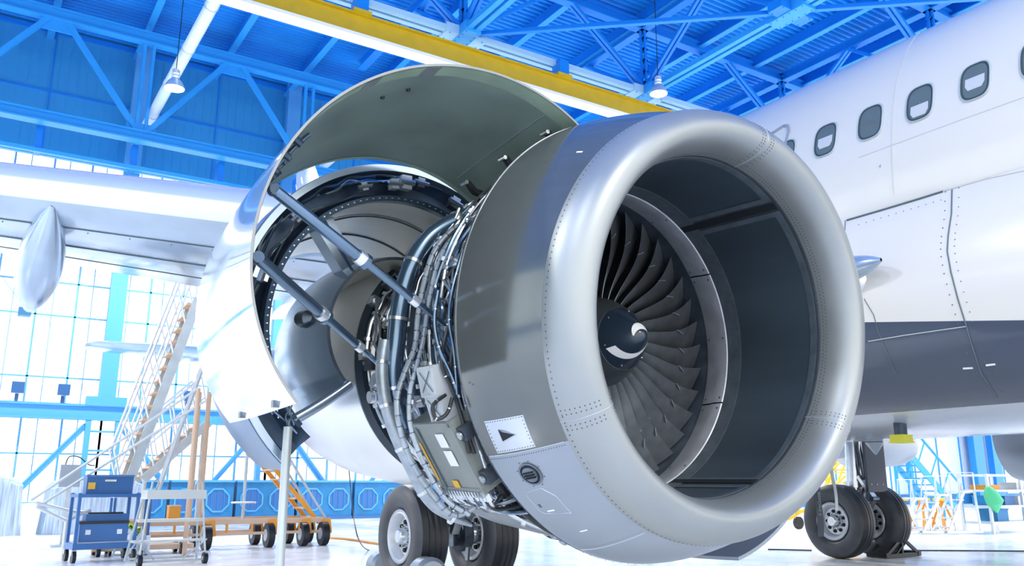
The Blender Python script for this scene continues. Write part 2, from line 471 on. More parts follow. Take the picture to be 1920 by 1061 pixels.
def high_bay(p, lab, r=.27):
    t = thing('high_bay_lamp', lab, 'lamp', p, group='bell-shaped roof lamps')
    def prof(L): return [V((0, 0, z)) for z, _ in L], [q for _, q in L]
    a, b_ = prof([(0, r), (.03, r), (.10, r * .92), (.2, r * .72), (.28, r * .45), (.31, r * .4)])
    MB().tube(a, b_, 'lamp_shade', 24, False).build('lamp_shade', t)
    MB().cyl((0, 0, .015), (0, 0, .03), r * .96, 'lamp_glow', 24).build('glowing_lens', t)
    a, b_ = prof([(.30, r * .36), (.36, r * .42), (.40, r * .36), (.45, r * .42), (.49, r * .36), (.55, r * .4), (.58, r * .3)])
    MB().tube(a, b_, 'alu', 16).build('ballast', t)
    MB().cyl((0, 0, .58), (0, 0, ZR - p[2]), .012, 'hinge_black', 6).build('hanging_wire', t)
    L = bpy.data.lights.new('hangar_spot', 'SPOT'); L.energy = 2500; L.spot_size = 2.2; L.color = (1, .98, .94); L.shadow_soft_size = .2
    lo = bpy.data.objects.new('hangar_spot', L); col.objects.link(lo); lo.parent = t; lo.location = (0, 0, -.05)


high_bay(atz(327, 166, 11.95), 'white bell lamp hanging in front of the white duct, upper left')
high_bay(atz(1235, 176, 12.9), 'white bell lamp under the roof just above the inlet top')
for x_, y_ in ((-14, 20), (-14, 8), (6, 21), (20, 22), (34, 20), (22, 8), (36, 8), (-13, -3), (-3, -11)):   # unseen spots added to brighten floor, roof and fuselage; no fixtures
    L = bpy.data.lights.new('hangar_spot', 'SPOT'); L.energy = 4000 if y_ > 0 else 2400; L.spot_size = 2.3; L.shadow_soft_size = .3 if y_ > 0 else 1.2; L.color = (1, .98, .94)
    lo = bpy.data.objects.new('hangar_spot', L); col.objects.link(lo); lo.location = (x_, y_, 12.9)
# ================================================================ THE ENGINE
eng = thing('jet_engine', 'huge open jet engine in the foreground with grey inlet, fan blades and raised cowl', 'jet engine')
eng.matrix_world = EM
KS = -.073                                              # the lip leans a little forward at the top


def ks(s, r, deg): return s + KS * r * math.sin(RAD(deg))


def arcp(s, r, a0, a1, n=10, lean=False):
    return [pol(r, a0 + (a1 - a0) * i / n, ks(s, r, a0 + (a1 - a0) * i / n) if lean else s) for i in range(n + 1)]


# --- inlet lip skin: three panels split at the seams
SO, RO, RH, SI, RI = .189, 1.071, .939, .209, .854
prof = [(SO * (1 - math.cos(a)), RH + (RO - RH) * math.sin(a)) for a in [math.pi / 2 * i / 12 for i in range(12, -1, -1)]]
prof += [(SI * (1 - math.cos(a)), RH - (RH - RI) * math.sin(a)) for a in [math.pi / 2 * i / 12 for i in range(1, 13)]]
lipm = MB().rev(prof, 'lip_metal', n=160, k=KS)


def lip_pt(t, deg, off=0.):                             # t 0 outer edge .. 1 inner edge
    a = math.pi / 2 * abs(1 - 2 * t)
    if t < .5: s, r = SO * (1 - math.cos(a)), RH + (RO - RH) * math.sin(a); ns, nr = -math.cos(a) / SO, math.sin(a) / (RO - RH)
    else: s, r = SI * (1 - math.cos(a)), RH - (RH - RI) * math.sin(a); ns, nr = -math.cos(a) / SI, -math.sin(a) / (RH - RI)
    L = math.hypot(ns, nr); s += ns / L * off; r += nr / L * off
    return pol(r, deg, ks(s, r, deg)), pol(nr / L, deg, ns / L)


o_lip = lipm.build('inlet_lip', eng, 60)
for sd in (-151, -30, 81):
    mb = MB(); mb.tube([lip_pt(t / 30, sd, .0005)[0] for t in range(31)], .0016, 'ring_metal', 6); mb.build('lip_seam', o_lip)
mb = MB()
for i in range(232): p, q = lip_pt(.045, i * 360 / 232); mb.dot(p, q, .0042, .0014, 'rivet')
for i in range(280):
    for t_ in (.955, .925): p, q = lip_pt(t_, (i + (t_ < .95) * .5) * 360 / 280); mb.dot(p, q, .0036, .0014, 'rivet')
for sd in (-151, -30, 81):
    for dd in (-2.6, -1.5, 1.3, 2.4):
        for i in range(1, 22):
            if 9 < i < 13 and sd != 81: continue
            t = i / 22; p, q = lip_pt(t, sd + dd); mb.dot(p, q, .0036, .0012, 'rivet')
mb.build('rivet_rows', o_lip)

# --- inlet cowl outer skin, grey above and violet grey below
def cowl_r(s): u = (s - SO) / (.70 - SO); return RO + (1.20 - RO) * (1 - (1 - u) ** 1.6)
cp = [(SO - .001 + (.701 - SO) * i / 12, cowl_r(max(SO, SO - .001 + (.701 - SO) * i / 12)) - (.0015 if i == 0 else 0)) for i in range(13)]
def cowl_skin(a0, a1, m, n):
    P = []
    for i in range(n + 1):
        a = a0 + (a1 - a0) * i / n; P.append([pol(r, a, s + KS * r * math.sin(RAD(a)) * (1 - j / 12)) for j, (s, r) in enumerate(cp)])
    P = [list(reversed(r)) for r in P]
    return MB().grid(P, m)
def cs(s, deg, off=0.):                                 # point on the cowl skin
    r = cowl_r(s) + off; u = (s - SO) / (.70 - SO); return pol(r, deg, s + KS * r * math.sin(RAD(deg)) * (1 - u))
cowl = cowl_skin(-34, 214, 'cowl_grey', 130).build('inlet_cowl', eng, 60)
low = cowl_skin(214, 326, 'cowl_violet', 60).build('lower_cowl_panel', eng, 60)
tag(low, 'violet grey lower cowl panel')
mb = MB(); mb.rev([(.70, 1.203), (.70, 1.188), (.716, 1.17), (.716, 1.203)], 'bare_plate', n=140); mb.rev([(.71, 1.19), (.70, 1.02)], 'case_dark', n=100)
for i in range(150): d = i * 2.4; mb.dot(pol(1.204, d, .708), pol(1, d, 0), .0032, .0015, 'rivet')
mb.build('rear_rim', cowl)
mb = MB()
mb.tube([cs(.21 + .048 * i, -146, .0008) for i in range(11)], .0018, 'rivet_light', 5)
for i in range(34): mb.dot(cs(.215 + .0145 * i, -145.2), pol(1, -145.2, 0), .0028, .0015, 'rivet')
mb.tube([cs(.21 + .048 * i, 106, .0008) for i in range(11)], .0014, 'rivet', 5)
mb.tube([cs(.21 + .048 * i, -112, .0008) for i in range(11)], .0014, 'rivet_light', 5)
for i in range(30): mb.dot(cs(.215 + .0145 * i, -113), pol(1, -113, 0), .002, .001, 'rivet')
mb.build('panel_seam', cowl)


def cowl_patch(s0, s1, a0, a1, off, m, mb=None, inset=0):
    mb = mb or MB(); P = [[cs(s0 + (s1 - s0) * i / 8, a0 + (a1 - a0) * j / 8, off) for j in range(9)] for i in range(9)]
    mb.grid(P, m); B = [[cs(s0 + (s1 - s0) * i / 8, a0 + (a1 - a0) * j / 8, -.002) for j in range(9)] for i in range(9)]
    for A_, C_ in ((P[0], B[0]), (P[-1], B[-1]), ([r[0] for r in P], [r[0] for r in B]), ([r[-1] for r in P], [r[-1] for r in B])): mb.grid([A_, C_], m)
    return mb


# riveted scoop plate
q = [en(930, 790, .6), en(997, 778, .35)]
pt = cowl_patch(.36, .61, -154.5, -146.6, .004, 'bare_plate')
for i in range(15):
    u = i / 14
    for s, a in ((.368 + .234 * u, -154.1), (.368 + .234 * u, -147.0)): pt.dot(cs(s, a, .004), pol(1, a, 0), .003, .0015, 'rivet')
for i in range(9):
    u = i / 8
    for s, a in ((.37, -154.1 + 7.1 * u), (.60, -154.1 + 7.1 * u)): pt.dot(cs(s, a, .004), pol(1, a, 0), .003, .0015, 'rivet')
plate = pt.build('scoop_plate', cowl)
mb = MB(); a_, b_, c_ = cs(.535, -152.2, .0055), cs(.44, -150.3, .0055), cs(.535, -149.2, .0055)
mb.add([a_, b_, c_], [(0, 1, 2)], 'black_void'); mb.add([a_, b_, cs(.50, -151.6, .014)], [(0, 1, 2)], 'bare_plate')
mb.tube([b_, cs(.5, -149.6, .008), c_], .004, 'bare_plate', 6); mb.build('scoop_opening', plate)
# round vent
vc = cs(.475, -140.2); ya = (cs(.49, -140.2) - cs(.46, -140.2)).normalized(); ta_ = (cs(.475, -139.2) - cs(.475, -141.2)).normalized(); nr = ta_.cross(ya).normalized(); nr = nr if nr.dot(pol(1, -140.2, 0)) > 0 else -nr
mb = MB()
def disc(mb, r0, r1, o0, o1, m, n=28, sq=1.):
    mb.grid([[vc + (ya * math.cos(2 * math.pi * i / n) * sq + ta_ * math.sin(2 * math.pi * i / n)) * r + nr * o_ for r, o_ in ((r0, o0), (r1, o1))] for i in range(n)], m, closed=True)
disc(mb, .062, .052, .004, .005, 'steel_dark'); disc(mb, .052, .048, .005, -.002, 'black_void'); disc(mb, .048, .0001, .002, .002, 'black_void')
vent = mb.build('round_vent', low)
mb = MB(); disc(mb, .040, .0001, .010, .012, 'steel_dark'); disc(mb, .040, .042, .010, .0, 'steel_dark')
for j in (-1, 0, 1): mb.bar(vc + nr * .014 + ta_ * .014 * j - ya * .032, vc + nr * .014 + ta_ * .014 * j + ya * .032, .004, .008, 'black_void', up=nr)
mb.build('vent_grille', vent)
mb = MB()
for i in range(8): a = i * math.pi / 4 + .4; mb.dot(vc + (ya * math.cos(a) + ta_ * math.sin(a)) * .072, nr, .0028, .002, 'rivet')
mb.build('vent_screw', vent)
# outlined access door and stencils
mb = MB(); mb.tube([cs(s, a, .001) for s, a in ((.42, -127), (.58, -128.5), (.60, -129.5), (.60, -134.5), (.585, -135.5), (.47, -136), (.42, -133), (.42, -127))], .0012, 'rivet_light', 5)
mb.build('access_door_outline', low)
mb = MB(); cowl_patch(.500, .550, -129.3, -128.9, .0012, 'label_white', mb); cowl_patch(.44, .49, -120.5, -120.1, .0012, 'label_white', mb); cowl_patch(.56, .575, -131.6, -130.6, .0012, 'rivet', mb)
mb.build('stencil', low)
mb = MB()
for s, a in ((.62, -163), (.64, -163.5)): mb.dot(cs(s, a), pol(1, a, 0), .006, .002, 'rivet')
cowl_patch(.27, .30, 138, 138.5, .001, 'label_white', mb)
mb.build('latch_pin', cowl)

# --- inlet duct: acoustic liner, borders, dark gap, splitter ring
lin = MB().rev([(.20, .8535), (.21, .8535)], 'bare_plate', n=120, flip=False, k=KS)
NS = 8
P = []
for i in range(120):
    a = i * 3; P.append([pol(.8535 + .022 * j / NS, a, .21 + (.90 - .21) * j / NS + KS * .86 * math.sin(RAD(a)) * (1 - j / NS)) for j in range(NS + 1)])
lin.grid(P, 'liner', closed=True)
liner = lin.build('inlet_liner', eng, 60)
def ldr(s, a, off=.0): r = .8535 + .022 * (s - .21) / .69 - off; return pol(r, a, s + KS * .86 * math.sin(RAD(a)) * (1 - (s - .21) / .69))
def lpatch(mb, s0, s1, a0, a1, off, m, na=40):
    P = [[ldr(s0 + (s1 - s0) * i / 4, a0 + (a1 - a0) * j / na, off) for j in range(na + 1)] for i in range(5)]
    mb.grid(P, m); B = [[ldr(s0, a0 + (a1 - a0) * j / na, 0) for j in range(na + 1)], P[0]]; mb.grid(B, m)
    mb.grid([P[-1], [ldr(s1, a0 + (a1 - a0) * j / na, 0) for j in range(na + 1)]], m)
for (a0, a1) in ((58, 174), (178, 292), (-64, 53)):
    mb = MB(); lpatch(mb, .225, .265, a0, a1, .004, 'liner_edge'); mb.build('liner_border', liner)
    for a in (a0, a1 - 2.2): mb = MB(); lpatch(mb, .225, .90, a, a + 2.2, .0035, 'liner_edge', 4); mb.build('liner_border', liner)
for a in (54.0, 175.0, -66.2):
    mb = MB(); lpatch(mb, .222, .90, a, a + 3.0, .0045, 'black_void', 4); mb.build('liner_gap', liner)
mb = MB(); lpatch(mb, .78, .895, 0, 360, .004, 'liner_edge', 120)
for i in range(80): mb.dot(ldr(.80, i * 4.5, .004), pol(-1, i * 4.5, 0), .0028, .001, 'black_void'); mb.dot(ldr(.85, i * 4.5 + 2, .004), pol(-1, i * 4.5 + 2, 0), .0028, .001, 'black_void')
mb.build('liner_flange', liner)
segs = [(33.5, 93), (93.6, 153), (153.6, 213), (213.6, 273), (273.6, 338), (338.6, 392.9)]
for a0, a1 in segs:
    mb = MB(); n_ = 30
    mb.rev([(.885, .868), (.89, .862), (.975, .868), (.985, .875), (1.065, .882), (1.072, .89)], 'ring_metal', a0, a1, n_)
    sg = mb.build('fan_case_ring_segment', eng, 50)
    mb = MB()
    for a in (a0 + 2, (a0 + a1) / 2, a1 - 2):
        for s, r in ((.915, .8635), (1.045, .8795)): mb.dot(pol(r, a, s), pol(-1, a, 0), .008, .002, 'rivet', 10)
    mb.build('ring_screw', sg)
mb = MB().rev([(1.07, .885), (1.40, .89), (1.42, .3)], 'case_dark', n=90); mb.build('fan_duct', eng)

# --- spinner and blades
SP = [(1.12, .268), (1.06, .262), (1.0, .240), (.95, .214), (.8885, .1785)]
mb = MB().rev(SP, 'spinner_paint', n=64); mb.rev([(.8885, .1785), (.885, .1775)], 'rivet_light', n=64)
for i in range(40): mb.dot(pol(.266, i * 9, 1.09), pol(1, i * 9, -.1), .0035, .0015, 'rivet_light')
spin = mb.build('spinner', eng)
cp2 = [(.885, .1775), (.85, .152), (.80, .112), (.75, .070), (.715, .036), (.70, .015), (.697, .0)]
mb = MB().rev(cp2, 'spinner_cap', n=64); cap = mb.build('spinner_cap', spin)
def capr(s):
    for (s0, r0), (s1, r1) in zip(cp2, cp2[1:]):
        if s1 <= s <= s0: return r0 + (r1 - r0) * (s0 - s) / (s0 - s1)
    return 0
mb = MB()
for i in range(6): a = i * 60 + 20; mb.dot(pol(capr(.86), a, .86), pol(1, a, -.8), .005, .004, 'rivet_light', 8)
mb.build('cap_screw', cap)
# comma-shaped swirl mark
mb = MB(); P = []
for i in range(33):
    u = i / 32; a = 207 + 150 * u; s = .838 - .10 * u ** .9; wd = .020 * (1 - u) ** .7 + .002
    P.append([pol(capr(min(.884, s + d)) + .0018, a, s + d) for d in (-wd, -wd * .5, 0, wd * .5, wd)])
mb.grid(P, 'white_paint')
P = []
for i in range(25):
    u = i / 24; a = -4 + 190 * u; wd = .019 * math.sin(math.pi * (.1 + .88 * u)) + .001; s = .732
    P.append([pol(capr(max(.699, s + d)) + .0018, a, max(.699, s + d)) for d in (-wd, -wd * .5, 0, wd * .5, wd)])
mb.grid(P, 'white_paint'); mb.build('swirl_mark', cap)

NB = 36
mb = MB(); nr_ = 14; nc = 6
def bl(u, v, k):                                        # u span, v chord
    r = .255 + (.878 - .255) * u; st = RAD(18 + 44 * u ** .9); ch = .16 + .10 * u; cam_ = .018 * (1 - u * .5) * math.sin(math.pi * v)
    c0 = (v - .0) * ch; s = 1.085 + .035 * u + c0 * math.cos(st) - .02 * math.sin(math.pi * u); t = c0 * math.sin(st) + .05 * math.sin(u * 2.4) ** 2 + cam_
    th = (.0055 - .003 * u) * math.sin(math.pi * min(.97, max(.03, v))) ** .6; s += (th if k else -th) * math.sin(st); t += (-th if k else th) * math.cos(st)
    return V((t, s, math.sqrt(r * r - t * t)))
mb.shell(bl, nr_, nc, 'blade_metal', 'blade_metal')
blm = mb.build('fan_blade', eng, 50)
mb = MB(); c_ = bl(.66, .0, 0)
mb.box(c_ + V((.012, -.004, 0)), (.05, .012, .007), 'bare_plate', Matrix.Rotation(-.9, 3, 'Y').to_3x3()); clp = mb.build('midspan_snubber', blm)
for i in range(NB):
    if i == 0: o = blm; cc = clp
    else:
        o = blm.copy(); col.objects.link(o); cc = clp.copy(); col.objects.link(cc); cc.parent = o; o.parent = eng
    o.rotation_euler = (0, RAD(360 / NB * i + 4), 0)

# --- fan case, exposed behind the inlet
mb = MB().rev([(.70, 1.05), (.76, 1.05), (.76, 1.0), (.95, .985), (.96, 1.02), (.985, 1.02), (.99, .985), (1.22, .985), (1.23, 1.03), (1.26, 1.03), (1.27, .985), (1.46, .97), (1.47, 1.06), (1.50, 1.06), (1.51, .80)], 'steel_dark', n=96)
for i in range(120): mb.dot(pol(1.045, i * 3, 1.498), (0, 1, 0), .006, .012, 'steel')
case = mb.build('fan_case', eng)
# core with rings
mb = MB().rev([(1.50, .85), (1.60, .70), (1.80, .62), (2.1, .60), (2.5, .62), (2.62, .66)], 'steel_dark', n=72)
core = mb.build('engine_core', eng)
for s, r in ((1.62, .78), (1.75, .74), (1.9, .72), (2.05, .70), (2.2, .70), (2.35, .71), (2.5, .73)):
    mb = MB().rev([(s - .015, r - .1), (s - .015, r), (s + .015, r), (s + .015, r - .1)], 'steel' if s > 2 else 'steel_dark', n=72)
    for i in range(60): mb.dot(pol(r, i * 6, s), pol(1, i * 6, 0), .007, .008, 'steel')
    mb.build('core_flange', core)
# common nozzle behind the core with its dark front seal
mb = MB().shell(lambda u, v, k: pol([.86, .89, .90, .88, .85, .79][min(5, int(v * 5 + .01))] - k * .035, u * 360, 2.62 + v * 1.75), 96, 5, 'nozzle_metal', 'duct_dark')
noz = mb.build('exhaust_nozzle', eng)
mb = MB().rev([(2.60, .78), (2.56, .80), (2.55, .85), (2.60, .88), (2.64, .87)], 'ring_rubber', n=96)
mb.rev([(2.545, .795), (2.54, .805), (2.545, .815)], 'rivet_light', n=96); mb.build('nozzle_seal', noz)
mb = MB().rev([(2.60, .78), (2.58, .74), (2.66, .66)], 'steel', n=96); mb.build('core_cowl_front', noz)
mb = MB().rev([(2.6, .72), (3.2, .62), (4.2, .42), (4.9, .08)], 'nozzle_metal', n=64); mb.build('exhaust_plug', noz)


# --- dressing pipes
def rpipe(base, smin, smax, rmin, rmax, amin, amax, rad, m, name='pipe', fit='steel'):
    a = random.uniform(amin, amax); L = random.uniform(18, 60); s = random.uniform(smin, smax); r = random.uniform(rmin, rmax); pts = []
    n_ = int(L / 6) + 2
    for i in range(n_):
        pts.append(pol(r, a + L * i / n_, s))
        if random.random() < .35: s = min(smax, max(smin, s + random.uniform(-.1, .1)))
        if random.random() < .3: r = min(rmax, max(rmin, r + random.uniform(-.03, .03)))
    mb = MB(); sp = smooth(pts, 4); mb.tube(sp, rad, m, 8)
    for j in (0, len(sp) // 3, 2 * len(sp) // 3, len(sp) - 1):
        t = (sp[min(j + 1, len(sp) - 1)] - sp[max(j - 1, 0)]).normalized(); mb.cyl(sp[j] - t * .012, sp[j] + t * .012, rad * 1.7, fit, 8)
    return mb.build(name, base)


MM = ['steel', 'tube_blue', 'steel_dark', 'steel', 'wire_black', 'tube_blue']
for i in range(84): rpipe(case, .78, 1.43, 1.0, 1.10, 95, 240, random.choice((.008, .010, .013, .007)), random.choice(MM))
for i in range(50): rpipe(core, 1.56, 2.5, .74, .86, 125, 235, random.choice((.009, .013, .018)), random.choice(['steel', 'steel', 'bare_plate', 'tube_blue', 'sleeve']))
for i in range(48):                                    # brackets and couplings
    a = random.uniform(100, 235); s = random.uniform(.8, 1.42); r = random.uniform(1.0, 1.07)
    R = Matrix.Rotation(-RAD(a), 3, 'Y'); mb = MB(); mb.box(pol(r, a, s), (.05, random.uniform(.03, .09), random.uniform(.03, .08)), random.choice(['steel', 'steel_dark', 'case_dark', 'case_dark']), R)
    mb.cyl(pol(r, a, s), pol(r + .05, a, s), .012, 'steel', 8); mb.build('bracket', case)
for i in range(30):
    a = random.uniform(130, 235); s = random.uniform(1.6, 2.5); r = random.uniform(.78, .90)
    R = Matrix.Rotation(-RAD(a), 3, 'Y'); mb = MB(); mb.box(pol(r, a, s), (.06, random.uniform(.04, .12), random.uniform(.04, .08)), random.choice(['steel', 'steel_dark', 'case_dark']), R)
    mb.cyl(pol(r, a, s - .05), pol(r, a, s + .06), .022, 'steel', 10); mb.build('valve', core)


def pxpipe(px, s, rad, m, name, parent, n=10, rings=0, ringm='steel', s2=None, taper=False):
    pts = [en(x, y, s if s2 is None else s + (s2 - s) * i / (len(px) - 1)) for i, (x, y) in enumerate(px)]
    sp = smooth(pts, 6); mb = MB().tube(sp, [rad * (1 if not taper else min(1, .25 + (len(sp) - 1 - i) / 12)) for i in range(len(sp))], m, n)
    if rings:
        for k in range(rings):
            j = int((k + .5) / rings * (len(sp) - 2)) + 1; t = (sp[j + 1 if j + 1 < len(sp) else j] - sp[j - 1]).normalized()
            w_ = .009 if rad > .03 else .003; mb.cyl(sp[j] - t * w_, sp[j] + t * w_, rad * 1.12, ringm, 12)
    return mb.build(name, parent)


big = pxpipe([(905, 392), (870, 408), (830, 428), (798, 455), (772, 500), (757, 545), (748, 590), (743, 640), (738, 690), (742, 745), (760, 800)], 1.36, .052, 'tube_blue', 'bleed_air_duct', case, 20, 4, s2=1.42)
pxpipe([(895, 410), (850, 430), (815, 470), (795, 530), (784, 590), (778, 650), (758, 700), (744, 750), (752, 810), (775, 870), (815, 930), (850, 965), (890, 950), (925, 915)], 1.22, .015, 'sleeve', 'wire_harness', case, 10, 34, 'steel_dark', s2=1.0)
pxpipe([(880, 425), (845, 450), (822, 490), (808, 545), (800, 590), (793, 640), (780, 690), (768, 740), (770, 800), (795, 870), (835, 935), (880, 965)], 1.15, .012, 'sleeve', 'wire_harness', case, 10, 26, 'steel_dark', s2=.95)
pxpipe([(722, 640), (716, 690), (722, 750), (740, 810), (768, 870), (800, 930), (840, 965), (885, 985)], 1.42, .034, 'sleeve', 'drain_duct', case, 14, 5, s2=1.25, taper=True)
pxpipe([(692, 745), (715, 742), (728, 730)], 1.55, .034, 'nozzle_metal', 'elbow_duct', core, 14, 2)
pxpipe([(700, 712), (722, 716), (738, 712)], 1.5, .040, 'steel', 'elbow_duct', core, 14, 2)
for q in ([(852, 560), (838, 620), (828, 680), (848, 730), (868, 790), (880, 850)], [(862, 560), (850, 640), (846, 700), (862, 770), (890, 850)],
          [(870, 470), (850, 540), (843, 600), (852, 660), (858, 740)], [(868, 640), (866, 700), (874, 760), (896, 830), (915, 890)],
          [(822, 545), (815, 600), (823, 650), (845, 700), (862, 745)], [(835, 740), (812, 760), (818, 785), (838, 775), (848, 745)]):
    pxpipe(q, .86, .010, random.choice(['wire_black', 'tube_blue', 'steel']), 'electrical_cable', case, 8, 3, s2=.80)
# control boxes facing outwards
def cbox(px, s, w_, h_, d_, tilt, m, name, extra=None):
    c = en(px[0], px[1], s); a = math.degrees(math.atan2(c.z, c.x)); R = Matrix.Rotation(-RAD(a), 3, 'Y') @ Matrix.Rotation(RAD(tilt), 3, 'X')
    mb = MB().box(c - R @ V((d_ / 2, 0, 0)), (d_, w_, h_), m, R)
    for yy in (-1, 1):
        mb.box(c + R @ V((.001, yy * w_ * .46, 0)), (.008, w_ * .06, h_), m, R); mb.box(c + R @ V((.001, 0, yy * h_ * .46)), (.008, w_, h_ * .06), m, R)
    o = mb.build(name, case)
    return o, c, R
for px in ((800, 716), (818, 768)):
    o, c, R = cbox(px, .93, .15, .15, .10, 0, 'box_grey', 'ignition_box')
    mb = MB(); 
    for q in (-1, 1): mb.bar(c + R @ V((.005, -.05, -.05 * q)), c + R @ V((.005, .05, .05 * q)), .004, .003, 'seam_dark', up=R @ V((1, 0, 0)))
    mb.build('embossed_cross', o)
o, c, R = cbox((836, 858), 1.03, .42, .40, .16, 0, 'box_olive', 'engine_control_unit')
for (v_, sz_, m_) in (((.006, -.06, -.10), (.004, .075, .075), 'label_white'), ((.006, -.06, .0), (.004, .075, .085), 'label_white'), ((.006, .02, .15), (.004, .05, .04), 'label_amber'), ((.006, .18, .02), (.004, .012, .22), 'label_amber')):
    MB().box(c + R @ V(v_), sz_, m_, R).build('data_label', o)
mb = MB()
for i in range(14): mb.box(c + R @ V((.006, -.19 + .028 * i, .20)), (.02, .016, .03), 'steel', R)
mb.build('connector_row', o)
for q in (-.12, .12): MB().box(c + R @ V((-.05, -.235, q)), (.07, .06, .07), 'case_dark', R).cyl(c + R @ V((-.01, -.235, q)), c + R @ V((.0, -.235, q)), .02, 'steel', 12).build('box_bracket', o)
MB().box(c + R @ V((.005, .14, 0)), (.006, .01, .36), 'seam_dark', R).build('cover_seam', o)
for i in range(12):
    u = i / 11; a = c + R @ V((-.02, -.18 + .36 * u, .21)); x0 = a
    b_ = pol(1.06, -118 + random.uniform(-14, 4) , .95 + random.uniform(-.15, .25)); m_ = (a + b_) / 2 + V((random.uniform(-.05, .03), random.uniform(-.05, .05), -.06))
    mb = MB().tube(smooth([a, a + R @ V((0, 0, .06)), m_, b_], 5), .012, random.choice(['wire_black', 'steel_dark', 'tube_blue', 'steel']), 8)
    mb.cyl(a, a + R @ V((0, 0, .04)), .019, 'steel', 10); mb.build('cable_tail', case)
for i in range(40): rpipe(case, .76, 1.3, 1.02, 1.14, 205, 255, random.choice((.009, .014, .02)), random.choice(MM + ['bare_plate']))
mb = MB().shell(lambda u, v, k: pol(1.15 - .04 * k - .05 * v, 240 + 50 * u, .80 + .9 * v), 30, 4, 'steel_dark', 'duct_dark'); mb.build('gearbox_cover', case)
# other side fan cowl door, hanging closed; only its lower edge shows below the inlet
mb = MB().shell(lambda u, v, k: pol((1.21 + .03 * math.sin(math.pi * v)) - .02 * k, -76 + 164 * u, .73 + 1.25 * v) + V((.44, 0, -.05)), 60, 8, 'cowl_violet', 'cowl_violet'); mb.build('far_fan_cowl_door', eng)

# --- open fan cowl door (near side)
DC = (-1.097, .245); DA, DB, DR = 1.001, 1.111, 2.105
def dell(phi, k):
    p = RAD(phi) - DR; return DA * DB / math.sqrt((DB * math.cos(p)) ** 2 + (DA * math.sin(p)) ** 2) - k
def door_fn(a0, a1, s0, s1, th):
    def f(u, v, k):
        s = s0 + (s1 - s0) * v; q = (s - .72) / 1.23; phi = a0 + (a1 - a0) * u
        r = dell(phi, th * k) * (1 - .04 * q) + .015 * math.sin(math.pi * min(1, max(0, q))); return V((DC[0] + .05 * q + r * math.cos(RAD(phi)), s, DC[1] - .08 * q + r * math.sin(RAD(phi))))
    return f
fcd = MB().shell(door_fn(36, 220.5, .72, 1.95, .012), 110, 14, 'door_white', 'door_green', 'edge_grey').build('open_fan_cowl_door', eng, 50)
tag(fcd, 'raised cowl door, polished white outside and green inside')
f1 = door_fn(37, 219, .724, 1.945, .014)
mb = MB(); mb.grid([[f1(i / 90, j / 4 * .085, 1) for j in range(5)] for i in range(91)], 'door_rim', flip=True); mb.build('door_edge_band', fcd)
mb = MB(); mb.grid([[f1(i / 90, 1 - j / 4 * .03, 1) for j in range(5)] for i in range(91)], 'door_rim', flip=False)
mb.build('door_edge_band', fcd)
mb = MB()
for u in (.02, .36, .47): 
    P = [[f1(u + .028 * i / 4, .004 + j / 4 * .08, 1) - V((0, 0, .003)) for j in range(5)] for i in range(5)]; mb.grid(P, 'rivet_light', flip=True)
mb.build('edge_patch', fcd)
mb = MB()
for (u, v) in ((.38, .22), (.42, .27), (.60, .42), (.64, .5), (.58, .5), (.66, .55)):
    p = f1(u, v, 1); mb.dot(p, V((DC[0], p.y, DC[1])) - p, .013, .010, 'hinge_black', 8)
mb.build('door_fastener', fcd)
MB().tube([f1(.14, v_ / 10, 1) for v_ in range(1, 10)], .003, 'rivet_light', 5).build('stiffener_line', fcd)
# latch gear inside the lower third of the door
mb = MB()
for u in (.60, .63, .66, .69):
    for v in (.25, .45, .62, .8):
        p = f1(u, v, 1); mb.dot(p, V((DC[0], p.y, DC[1])) - p, .024, .035, 'duct_dark', 8)
for v in (.3, .55, .72): mb.tube([f1(.57 + .13 * i / 12, v, 1) + V((.02, 0, 0)) for i in range(13)], .011, 'tube_blue', 8)
mb.build('latch_linkage', fcd)
# hinge goosenecks
for (x, y, s) in ((1033, 262, .86), (955, 308, 1.05), (884, 352, 1.35)):
    p = en(x, y, s); q = pol(1.03, math.degrees(math.atan2(p.z, p.x)) - 4, s); top = p + (p - q).normalized() * .03
    mb = MB()
    for d in (-.014, .014): mb.tube([top + V((-.03, d, .01)), top + V((0, d, .015)), p + V((.02, d, -.02)), q + V((.06, d, .0))], [.009, .014, .016, .024], 'hinge_black', 8)
    mb.cyl(top + V((-.02, -.03, .01)), top + V((-.02, .03, .01)), .012, 'steel', 10); mb.build('hinge_arm', fcd)
mb = MB()
for s in (.95, 1.55): p = door_fn(36, 220.5, .72, 1.95, .028)(.992, (s - .72) / 1.23, 0); mb.box(p + V((.0, 0, .0)), (.03, .03, .03), 'steel_dark')
mb.build('door_latch', fcd)

# --- open reverser half behind it
TC = (-.80, .08)
def tf(phi, r, s): q = (s - 2.1) / 1.5; return V((TC[0] + .15 * max(0, q) + r * math.cos(RAD(phi)), s, TC[1] + r * math.sin(RAD(phi))))
rv = MB().shell(lambda u, v, k: tf(42 + 189 * u, 1.09 + .03 * math.sin(math.pi * v) - .03 * k - .22 * v * v, 2.06 + 1.75 * v), 80, 12, 'sleeve_blue', 'duct_metal', 'steel_dark').build('open_thrust_reverser_half', eng, 50)
mb = MB().shell(lambda u, v, k: tf(42 + 182 * u, .848 + .10 * v * (1 - v) + .03 * k, 2.10 + 1.60 * v), 80, 8, 'duct_cream', 'duct_metal')
for r_, s_q in ((.862, 2.5), (.87, 3.1)): mb.tube([tf(44 + 178 * i / 60, r_ - .003, s_q) for i in range(61)], .006, 'seam_dark', 5)
mb.build('outer_duct_wall', rv)
mb = MB().grid([[tf(42 + 189 * i / 80, .85 + .23 * j / 3, 2.12 + .10 * math.sin(math.pi * j / 3)) for j in range(4)] for i in range(81)], 'duct_dark')
